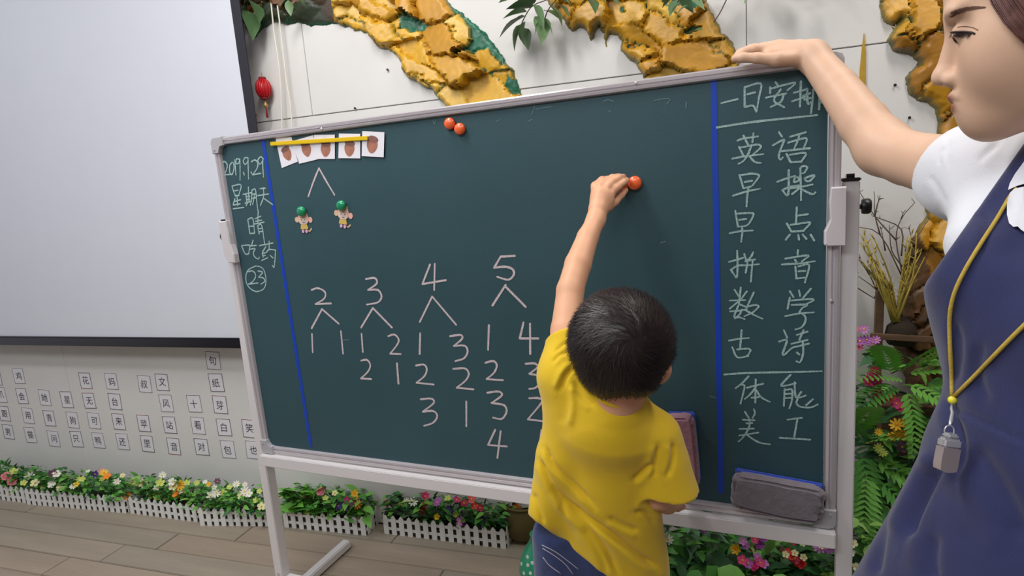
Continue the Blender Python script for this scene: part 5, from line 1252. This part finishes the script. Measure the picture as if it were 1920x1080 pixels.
G1 = F.fresh(); G1.cone(P(1228, 818, 1.075), P(1256, 925, 1.085), .043, .052); G1.cone(P(1238, 860, 1.08), P(1228, 925, 1.085), .035, .030, .03)
G1.plane(P(1255, 910, 1.085), (0.13, -0.15, 1.0), .003); G1.cone(P(1246, 892, 1.08), P(1256, 935, 1.085), .037, .043, .003, 'sub'); F.merge(G1, .022)
shirt = to_obj('t_shirt', [F.mesh()], YEL_SHIRT, kid, 1)
folds(shirt, [([(1023, 838), (1035, 868), (1055, 890), (1085, 918), (1118, 953)], 4.5, 0.0081), ([(1014, 860), (1026, 895), (1042, 925), (1064, 960)], 4.5, 0.0081), ([(1042, 916), (1080, 964), (1128, 1020), (1162, 1080)], 6, 0.0095),
  ([(1063, 940), (1100, 972), (1140, 998), (1200, 1044), (1235, 1064)], 6, 0.0108), ([(1140, 970), (1170, 986), (1198, 997)], 5, 0.0054), ([(1235, 835), (1228, 870), (1226, 895)], 5, 0.0054), ([(1186, 902), (1205, 885), (1222, 868)], 5, 0.0054),
  ([(1074, 688), (1060, 705), (1048, 734)], 4.5, 0.0081), ([(1040, 660), (1058, 645), (1072, 640)], 3.5, 0.0041), ([(1036, 680), (1050, 665), (1070, 660)], 3.5, 0.0041), ([(1075, 715), (1095, 745), (1115, 762)], 5, 0.0041), ([(1070, 720), (1074, 760), (1068, 800)], 7, -0.0041),
  ([(1262, 830), (1262, 860), (1252, 895)], 5, 0.0054), ([(1232, 985), (1210, 962), (1190, 960)], 5, 0.0054), ([(1090, 985), (1120, 1030), (1140, 1075)], 6, 0.0054), ([(1000, 925), (1008, 950), (1020, 985)], 5, 0.0041)])
pts = [P(1108, 727, 1.05), P(1126, 748, 1.012), P(1156, 760, 1.000), P(1184, 759, 1.008), P(1203, 748, 1.04), P(1192, 745, 1.09), P(1150, 740, 1.12), P(1114, 732, 1.09)]
MB().tube([Vector(q) for q in catmull(pts+[pts[0]], 5)][:-1], 0.0055, 8, close=True).build('neck_band', YEL_SHIRT, kid, True, True)
# jeans down to the floor, shoes
F = SDF((-0.33, 0.88, 0.03), (0.06, 1.24, 0.88), 0.0034)
hc = P(1118, 1075, 1.17)
F.ell(hc+np.array([0, 0, .015]), (.098, .070, .12), 0)
F.ell(hc+np.array([-.01, .0, .10]), (.092, .064, .09), .03)
F.cone(P(1035, 1010, 1.14), P(1045, 1080, 1.16), .036, .045, .04)
for s_, fx in ((-1, -0.215), (1, -0.085)):
    F.chain([hc+np.array([s_*.05, 0, -.04]), np.array([fx, 1.06, .32]), np.array([fx, 1.05, .07])], [.072, .052, .044], .02)
cp = P(1012, 996, 1.13)
F.plane(P(1012, 1000, 1.12), (-0.05, 0.1, -1), .003)
jeans = to_obj('jeans', [F.mesh()], JEANS, kid, 1)
bv = BVHTree.FromObject(jeans, bpy.context.evaluated_depsgraph_get()) if False else None
_trees = {}
def tree_of(o):
    if o.name not in _trees:
        Mw = root_matrix(o); vv = [Mw @ v.co for v in o.data.vertices]; _trees[o.name] = BVHTree.FromPolygons(vv, [tuple(p.vertices) for p in o.data.polygons])
    return _trees[o.name]
def project(o, pts, lift):
    """drop photograph points on an object's surface, a little proud of it"""
    t = tree_of(o); out = []
    for (px, py) in pts:
        v = Vector(ray(px, py)).normalized(); h = t.ray_cast(Vector(EYE), v)
        out.append(h[0]-v*lift if h[0] is not None else None)
    last = next((q for q in out if q is not None), Vector(P(*pts[0], 1)))
    res = []
    for q, (px, py) in zip(out, pts):
        if q is None: d = (last-Vector(EYE)).dot(Vector(CF)); q = Vector(P(px, py, d))
        last = q; res.append(q)
    return res
for seam in ([(1016, 1022), (1040, 1034), (1065, 1052), (1085, 1068)], [(1017, 1028), (1038, 1041), (1060, 1058), (1075, 1078)], [(1018, 1045), (1030, 1060), (1052, 1076)]):
    MB().tube(project(jeans, [tuple(q) for q in catmull(seam, 4)], 0.0006), 0.0009, 5).build('stitching', THREAD, kid, True, True)
for fx in (-0.215, -0.085):
    F = SDF((fx-.06, 0.97, -.01), (fx+.06, 1.22, .11), .003)
    F.ell((fx, 1.09, .028), (.036, .090, .028), 0).ell((fx, 1.04, .045), (.034, .04, .04), .02).plane((0, 0, 0.001), (0, 0, 1))
    to_obj('shoe', [F.mesh()], M['white_plastic'], kid)
# hair
F = SDF(kh-0.13, kh+0.13, 0.0024)
F.ell(kh+np.array([0.001, -.002, .006]), (.0885, .092, .0875), 0, M3=AK)
F.ell(P(1163, 698, 1.012), (.056, .056, .040), .03)
F.cone(P(1108, 655, 1.01), P(1124, 700, 1.02), .026, .016, .02)
F.plane(P(1160, 738, 0.96), (-0.14, .55, 1), .006)
F.plane(kh+AK@np.array([0, .075, 0]), -AK[:, 1], .01)
F.ell(P(1250, 702, 1.00), (.016, .03, .026), .006, 'sub')
hair = to_obj('hair', [F.mesh()], HAIR_C, kid, 2)
def strands(surface, whorl, n, ln, wd, m, parent, seed, swirl=0.5, lift=0.004, keep=None, name='hair_strands', flow=None):
    rg = np.random.RandomState(seed); Mw = root_matrix(surface); vv = [Mw @ v.co for v in surface.data.vertices]; t = BVHTree.FromPolygons(vv, [tuple(p.vertices) for p in surface.data.polygons])
    cen = sum(vv, Vector())/len(vv); V = []; F_ = []; whorl = Vector(whorl); wn = (whorl-cen).normalized()
    for _ in range(n):
        v = vv[rg.randint(len(vv))]+Vector(rg.uniform(-.002, .002, 3))
        if keep is not None and not keep(v): continue
        L = ln*rg.uniform(.6, 1.3); steps = 5; p = v; prev = None; k = len(V); lf = lift*rg.uniform(.2, 1.3); jit = Vector(rg.normal(0, .22, 3))
        for i in range(steps):
            h = t.find_nearest(p)
            if h[0] is None: break
            nrm = h[1]; 
            if nrm.dot(h[0]-cen) < 0: nrm = -nrm
            d = (h[0]-whorl) if flow is None else Vector(flow)
            if flow is None: d = d + wn.cross(d)*swirl
            d = d+jit*d.length; d = (d-nrm*d.dot(nrm)); d = d.normalized() if d.length > 1e-6 else Vector((1, 0, 0))
            s = d.cross(nrm).normalized(); w_ = wd*(1-0.8*i/(steps-1)); q = h[0]+nrm*(0.0004+lf*(i/(steps-1))**1.5)
            V += [(q-s*w_)[:], (q+s*w_)[:]]; p = h[0]+d*(L/steps)
        c = (len(V)-k)//2
        F_ += [(k+2*i, k+2*i+1, k+2*i+3, k+2*i+2) for i in range(c-1)]
    o = mesh(name, V, F_, m, parent, True, world=True); o['kind'] = 'stuff'; return o
strands(hair, P(1190, 640, 0.93), 9000, .030, .0007, HAIR_C, kid, 3, swirl=0.45, lift=0.0055)

# ---------------------------------------------------------------- the adult
ad = thing('person', 'adult in white shirt and navy pinafore looking left, one hand on the board\'s top edge', 'person', None, Matrix.Translation(Vector((0.36, 0.78, 0))))
TF = np.array([-0.92, -0.39, 0.0]); TR = np.array([-0.39, 0.92, 0.0]); TC = np.array([0.412, 0.752, 0.0])
T = lambda r, f, z: TC+TR*r+TF*f+np.array([0, 0, z])
TM = np.stack([TR, TF, np.array([0, 0, 1.0])], 1)
# head placed by the eye and the nose tip seen in the photograph
AH = frame3((-0.93, 0.30, -0.13), (0.0, 0.0, 1))
hs = 1.06
tip = P(1747, 150, 0.665)
hcen = tip-AH@np.array([0, .1135, -.0365])*hs
F = SDF(hcen+np.array([-.16, -.12, -.16]), hcen+np.array([.14, .14, .16]), 0.0017)
HW = head_sdf(F, hcen, AH, hs)
head = F.mesh()
F = SDF((0.02, 0.58, 1.10), (0.48, 1.36, 1.62), 0.0026)
ash = P(1842, 316, .78); ael = P(1660, 281, .965); awr = P(1524, 106, 1.115)
F.chain([ash, P(1770, 312, .85), P(1705, 298, .92), ael], [.050, .043, .040, .0405], .01)
F.ell(P(1650, 268, .975), (.036, .036, .036), .02)
F.chain([ael, P(1620, 232, 1.01), P(1572, 165, 1.065), awr], [.0395, .0385, .0325, .0265], .012)
F.chain([awr, P(1496, 97, 1.135), P(1460, 94, 1.15), P(1432, 96, 1.16)], [.0255, .0210, .0185, .0165], .018)
F.cone(P(1490, 104, 1.125), P(1445, 104, 1.135), .017, .015, .015); F.cone(P(1490, 100, 1.16), P(1440, 99, 1.185), .018, .014, .02)
F.chain([P(1440, 92, 1.142), P(1415, 92, 1.146), P(1397, 97, 1.150), P(1384, 106, 1.152)], [.0105, .0096, .0086, .0074], .006)
F.chain([P(1436, 92, 1.166), P(1408, 93, 1.172), P(1388, 100, 1.178), P(1378, 110, 1.180)], [.0105, .0096, .0086, .0074], .006)
F.chain([P(1436, 94, 1.186), P(1410, 97, 1.193), P(1394, 104, 1.200), P(1386, 113, 1.202)], [.0100, .0092, .0082, .0072], .006)
F.chain([P(1440, 97, 1.204), P(1420, 100, 1.212), P(1408, 106, 1.218), P(1400, 113, 1.220)], [.0092, .0082, .0074, .0066], .006)
F.chain([P(1488, 110, 1.115), P(1455, 112, 1.112), P(1420, 109, 1.120), P(1393, 108, 1.128), P(1378, 110, 1.134)], [.0130, .0120, .0098, .0088, .0070], .008)
arm = F.mesh()
F = SDF((0.2, 0.5, 1.0), (0.6, 1.05, 1.42), .004)
F.cone(HW(0, -.03, -.09), T(0, .0, 1.24), .048, .055); F.ell(T(0, .0, 1.18), (.12, .08, .08), .03, M3=TM)
neck = F.mesh()
body = to_obj('body', [head, arm, neck], SK_A, ad, 1)
body.data.update()
tint(body, [(HW(0, .0985, -.0600), AH, (.023, .014, .0070), .9), (HW(0, .0965, -.0700), AH, (.021, .014, .0080), .9), (P(1376, 110, 1.134), np.eye(3), (.008,)*3, .15), (HW(-.03, .088, .006), AH, (.018, .012, .006), .12)])
# eyes, lashes, brows
EYEW = mat('eye_white', srgb(216, 208, 204), 0.2, coat=0.5); IRIS = mat('dark_iris', srgb(34, 22, 18), 0.2, coat=0.6); BROW = mat('brow_hair', srgb(104, 72, 60), 0.8); LASH = mat('lash_hair', srgb(38, 26, 24), 0.7); rg_l = random.Random(31)
for sx in (-1, 1):
    c = HW(sx*.031, .0815, -.0035)
    q = Vector(AH@np.array([sx*0.05, 1, -0.35])).to_track_quat('Z', 'Y').to_matrix().to_4x4()
    e = MB().lathe([(0.0125*math.sin(t), -0.0125*math.cos(t)) for t in [0.05+i*(math.pi-0.1)/10 for i in range(11)]], 16, Matrix.Translation(Vector(c)) @ q).build('eye', EYEW, ad, True, True)
    MB().lathe([(0.0056, 0.0112), (0.004, 0.0122), (0.001, 0.0127)], 14, Matrix.Translation(Vector(c)) @ q).build('iris', IRIS, e, True, True)
    lid = [HW(sx*(.031+u), .0925-abs(u)*0.28-(0.0 if abs(u) < .008 else (abs(u)-.008)*0.6), -.0035-(0.35*u*u/.015)) for u in np.linspace(-.0145, .0145, 9)]
    if sx > 0:
        MB().tube([Vector(x) for x in lid], [0.0005, .0009, .0011, .0011, .0011, .0011, .0011, .0009, .0005], 5).build('eyelash', BROW, ad, True, True)
MB().tube(project(body, [tuple(q) for q in catmull([(1783, 61), (1790, 60), (1800, 59.5), (1810, 59.5), (1822, 61), (1828, 64)], 4)], .0004), .0010, 6).build('eyelash', LASH, ad, True, True)
b = MB()
for k in range(26):
    x = 1785+k*1.45; y = 61.5+(x-1800)**2*.003
    a_, c_ = project(body, [(x, y)], .0008)[0], project(body, [(x-6-rg_l.uniform(0, 3), y+8+rg_l.uniform(0, 4))], .004)[0]
    b.tube([a_, (a_+c_)*.5, c_], [.0004, .0003, .0001], 4)
b.build('eyelashes', LASH, ad, False, True)
MB().tube(project(body, [tuple(q) for q in catmull([(1789, 66.5), (1797, 66), (1806, 65)], 4)], .0003), .0013, 6).build('eye_slit', LASH, ad, True, True)
MB().tube(project(body, [tuple(q) for q in catmull([(1795, 51), (1808, 49.5), (1824, 52), (1834, 57)], 4)], .00005), .0004, 5).build('lid_crease', BROW, ad, True, True)
b = MB()
for k in range(190):
    t_ = rg_l.random(); cx_ = 1780+t_*62; cy_ = 28-34*t_+18*t_*t_+2; hh_ = 5.5*(1-t_*.75)
    x, y = cx_+rg_l.uniform(-2, 2), cy_+rg_l.uniform(-hh_, hh_); L_ = 7
    pr = project(body, [(x, y), (x+L_*.9, y-L_*(.55-.5*t_))], .0006); b.tube(pr, [.0004, .0001], 4)
b.build('eyebrow', BROW, ad, False, True)
# hair
F = SDF(hcen-0.19, hcen+0.19, .003)
F.ell(HW(0, -.022, .042), (.0835, .104, .093), 0, M3=AH)
F.ell(HW(0, -.07, -.03), (.066, .06, .07), .03, M3=AH)
F.ell(HW(0, -.145, .0), (.035, .04, .045), .02, M3=AH)
nf = AH@np.array([0, -1.0, 0.52]); F.plane(HW(0, .058, .008), nf, .012)
F.plane(HW(0, -.03, -.09), AH[:, 2], .01)
for sx in (-1, 1): F.ell(HW(sx*.088, .012, -.035), (.02, .03, .035), .012, 'sub', M3=AH)
ahair = to_obj('hair', [F.mesh()], HAIR_A, ad, 2)
strands(ahair, HW(0, .08, .12), 7000, .055, .0006, HAIR_A, ad, 8, swirl=0.0, lift=.002, flow=tuple(AH@np.array([0, -1, -.25])))
# hair falling across the temple
side = [(1846, -30), (1860, 10), (1880, 38), (1902, 62), (1925, 84), (1960, 96), (2000, 80), (2000, -30)]
b = MB(); rg = random.Random(12)
for k in range(420):
    o_ = abs(rg.gauss(0, 1))*45 if k < 200 else rg.uniform(0, 150); j = rg.uniform(-3, 3)
    pp = [(1846+o_*.95+j, -34-o_*.1), (1862+o_*.9+j, 8-o_*.25), (1884+o_*.9+j, 42-o_*.3), (1908+o_*.85+j, 68-o_*.3), (1940+o_*.8+j, 92-o_*.3+rg.uniform(-6, 6))]
    b.tube(project(body, pp, .0025+rg.uniform(0, .004)), [.0005, .0007, .0007, .0006, .0003], 4)
o = b.build('hair_lock', HAIR_A, ad, True, True); o['kind'] = 'stuff'
# garments
def torso(F, g):
    F.ell(T(0, .005, 1.16), np.array([.145, .092, .15])+g, 0, M3=TM)
    for s_ in (-1, 1): F.ell(T(s_*.065, .078, 1.130), np.array([.062, .052, .062])+g, .04, M3=TM)
    F.ell(T(0, .015, 1.00), np.array([.125, .095, .12])+g, .06, M3=TM)
    F.cone(T(.0, .0, 1.245), T(.11, .01, 1.255), .05+g, .05+g, .04); F.cone(T(.0, .0, 1.245), T(-.12, .0, 1.235), .05+g, .05+g, .04)
F = SDF((0.10, 0.50, 0.95), (0.62, 1.06, 1.40), .003)
torso(F, 0.0)
F.cone(HW(0, -.03, -.115), T(0, 0, 1.25), .050, .066, .03)
F.cone(T(.10, .01, 1.26), P(1845, 318, .76), .050, .056, .03)
F.cone(P(1865, 322, .745), P(1770, 316, .82), .055, .050, .03)
F.cone(P(1860, 345, .735), P(1806, 352, .785), .046, .040, .03)
sa = P(1745, 310, .85)-P(1850, 322, .75); sa /= np.linalg.norm(sa)
F.plane(P(1758, 322, .81), -(sa+np.array([0, 0, .30])), .004, box=((0.05, .76, .95), (.42, 1.06, 1.4)))
F.cone(P(1815, 322, .78), P(1735, 318, .84), .040, .041, .004, 'sub')
F.cone(P(1848, 380, .72), P(1848, 455, .69), .031, .040, .03)
F.plane((0, 0, .97), (0, 0, 1), .0)
ashirt = to_obj('shirt', [F.mesh()], WHITE_SHIRT, ad, 3)
folds(ashirt, [([(1762, 310), (1762, 292), (1770, 276)], 5, .0015), ([(1835, 305), (1850, 285), (1868, 270)], 7, .002), ([(1742, 330), (1757, 350), (1775, 385)], 6, .0015), ([(1782, 262), (1776, 285), (1780, 315)], 6, .001), ([(1880, 255), (1868, 272), (1850, 292)], 6, .0015)])
F = SDF((0.02, 0.36, 0.36), (0.86, 1.14, 1.36), .0044)
torso(F, 0.0075)
F.cone(HW(0, -.03, -.125), T(0, 0, 1.25), .056, .074, .03); F.cone(T(.10, .01, 1.26), P(1845, 318, .76), .060, .066, .03); F.cone(P(1850, 350, .73), P(1792, 375, .79), .058, .054, .03)
F.ell(P(1838, 520, .665), (.05, .05, .055), .03); F.cone(P(1848, 380, .72), P(1852, 470, .69), .038, .047, .03)
F.ell(T(.04, .085, 1.12), (.09, .05, .08), .04, M3=TM)
F.ell(T(.02, .06, 1.04), (.10, .075, .12), .05, M3=TM)
F.cone(T(0, .02, .93), T(0, .04, .42), .145, .27, .05)
F.cone(T(.05, .05, .92), T(.10, .12, .45), .10, .20, .05)
F.plane((0, 0, .42), (0, 0, 1), .003)
q0, q1 = P(1925, 262, .62), P(1788, 456, .62)
nn = np.cross(q1-q0, (q0+q1)/2-EYE); nn = nn if nn@(-CR) < 0 else -nn
F.plane(q0, nn, .004, box=((0.0, .3, P(1790, 545, .62)[2]-.015), (.9, 1.2, 1.4)))
F.cone(T(0, .05, 1.29), T(0, .13, 1.23), .06, .04, .01, 'sub')
dress = to_obj('pinafore_dress', [F.mesh()], NAVY, ad, 1)
folds(dress, [([(1765, 860), (1740, 900), (1712, 960), (1695, 1010)], 12, .013), ([(1762, 740), (1790, 790), (1800, 840), (1795, 900)], 10, .006), ([(1815, 840), (1850, 880), (1890, 950), (1925, 1020)], 22, .007), ([(1760, 755), (1800, 772), (1860, 800), (1925, 830)], 5, .004),
   ([(1785, 600), (1800, 660), (1790, 720)], 10, .004), ([(1840, 640), (1830, 700), (1850, 760)], 12, .004), ([(1660, 960), (1650, 1020), (1640, 1080)], 10, .006), ([(1840, 380), (1850, 430), (1835, 480)], 8, .003), ([(1750, 1000), (1745, 1050), (1750, 1090)], 14, .006)])
# collar scallops and legs
def patch(name, ring, o, lift, th, m, par):
    pts = project(o, ring, lift); n = len(pts); nrm = (Vector(EYE)-pts[0]).normalized(); c = sum(pts, Vector())/n+nrm*.004
    V = [p[:] for p in pts]+[(p+nrm*th)[:] for p in pts]+[(c+nrm*th)[:], c[:]]
    Fc = [(i, (i+1) % n, n+(i+1) % n, n+i) for i in range(n)]+[(n+i, n+(i+1) % n, 2*n) for i in range(n)]+[((i+1) % n, i, 2*n+1) for i in range(n)]
    return smooth_angle(mesh(name, V, Fc, m, par, True, world=True), 40)
for nm, ring in (('collar', [(1890, 356), (1893, 344), (1903, 326), (1925, 296), (1960, 290), (1965, 338), (1930, 342), (1908, 348)]), ('collar', [(1893, 362), (1888, 380), (1888, 402), (1892, 418), (1900, 425), (1908, 424), (1914, 430), (1924, 437), (1950, 445), (1970, 400), (1950, 350), (1918, 350), (1902, 354)])):
    patch(nm, ring, dress, .004, .004, WHITE_SHIRT, ad)
for s_ in (-1, 1):
    F = SDF(T(s_*.08, 0, .25)-np.array([.12, .12, .25]), T(s_*.08, 0, .25)+np.array([.12, .12, .27]), .004)
    F.chain([T(s_*.08, .02, .50), T(s_*.07, .01, .28), T(s_*.07, 0, .09)], [.056, .048, .034], .02)
    to_obj('lower_leg', [F.mesh()], SK_A, ad)
    F = SDF(T(s_*.07, .04, .05)-np.array([.2, .2, .06]), T(s_*.07, .04, .05)+np.array([.2, .2, .09]), .004)
    F.cone(T(s_*.07, -.02, .035), T(s_*.07, .14, .03), .036, .028).cone(T(s_*.07, 0, .05), T(s_*.07, 0, .09), .036, .038, .01).plane((0, 0, .001), (0, 0, 1))
    to_obj('shoe', [F.mesh()], M['black'], ad)
# whistle on a yellow cord
wh = thing('whistle', 'silver whistle hanging on a yellow neck cord in front of the navy dress', 'whistle', None, Matrix.Translation(project(dress, [(1785, 780)], .01)[0]))
LAN = mat('yellow_cord', srgb(196, 168, 72), 0.7, bump=0.3, bscale=400); BEAD = mat('yellow_bead', srgb(232, 222, 66), 0.35); CHROME = mat('chrome', srgb(214, 214, 218), 0.2, metal=0.55); CLEAR = mat('satin_steel', srgb(178, 166, 168), 0.3, metal=0.4)
s1 = project(dress, [tuple(q) for q in catmull([(1908, 352), (1894, 368), (1868, 412), (1840, 455), (1810, 505), (1790, 548), (1781, 590), (1781, 640), (1784, 700), (1785, 742)], 4)], .004)
s2 = project(dress, [tuple(q) for q in catmull([(1985, 550), (1950, 582), (1921, 609), (1880, 650), (1830, 702), (1788, 744)], 4)], .004)
for s_ in (s1, s2): MB().tube(s_, .0021, 8).build('cord', LAN, wh, True, True)
def hang(px, py): return project(dress, [(px, py)], .008)[0]
bd = hang(1786, 750); b = MB(); b.lathe([(0.0044*math.sin(t)+.0003, -0.0044*math.cos(t)) for t in [i*math.pi/8 for i in range(9)]], 14, Matrix.Translation(bd)); b.build('bead', BEAD, wh, True, True)
dd = (bd-Vector(EYE)).dot(Vector(CF))
dw = min((project(dress, [(x_, y_)], 0)[0]-Vector(EYE)).dot(Vector(CF)) for x_, y_ in ((1760, 830), (1795, 830), (1762, 885), (1792, 885), (1777, 850)))
q = lambda x, y, e=0: Vector(P(x, y, dd+(dw-.012-dd)*min(1, max(0, (y-760)/60))+e))
MB().tube([q(1785, 758), q(1784, 766), q(1786, 775), q(1783, 790), q(1781, 797)], [.0011, .0015, .0019, .0021, .0012], 8).build('clasp', CHROME, wh, True, True)
c = q(1780, 808); rg_ = [c+Vector(CR)*(.0052*math.cos(t))+Vector(CU)*(.0058*math.sin(t)) for t in [2*math.pi*i/18 for i in range(18)]]
MB().tube(rg_, .0008, 6, close=True).build('ring', CHROME, wh, True, True)
# whistle: mouthpiece bar and rounded chamber
ux = (Vector(CR)*0.99+Vector(CU)*-.12).normalized(); uz = (Vector(CU)*.99+Vector(CR)*.16).normalized(); uy = uz.cross(ux)
WMx = Matrix.Translation(q(1777, 850)) @ Matrix(((ux[0], uy[0], uz[0], 0), (ux[1], uy[1], uz[1], 0), (ux[2], uy[2], uz[2], 0), (0, 0, 0, 1)))
smooth_angle(MB().box((-.0098, -.006, .0060), (.0098, .006, .0165), .0022, WMx).build('mouthpiece', CHROME, wh, True, True), 40)
smooth_angle(MB().box((-.0060, -.0055, .0160), (.0060, .0055, .0215), .0018, WMx).build('cap', CHROME, wh, True, True), 40)
b = MB(); ring = [(-.0090, .0065), (.0088, .0065)]+[(.0088-.0010*(1-math.cos(t)), -.008-.0105*math.sin(t)*.9) for t in [0, .5, 1.0, 1.4]]+[(.003, -.0187), (-.003, -.0192)]+[(-.0095+.0012*(1-math.cos(t)), -.008-.0105*math.sin(t)*.9) for t in [1.4, 1.0, .5, 0]]
n = len(ring); V = [WMx@Vector((x, y_, z)) for y_ in (-.0058, .0058) for x, z in ring]
b.add([v[:] for v in V], [tuple(range(n)), tuple(range(n, 2*n))[::-1]]+[(i, n+i, n+(i+1) % n, (i+1) % n) for i in range(n)]); smooth_angle(b.build('chamber', CLEAR, wh, True, True), 40)

bpy.context.view_layer.update()
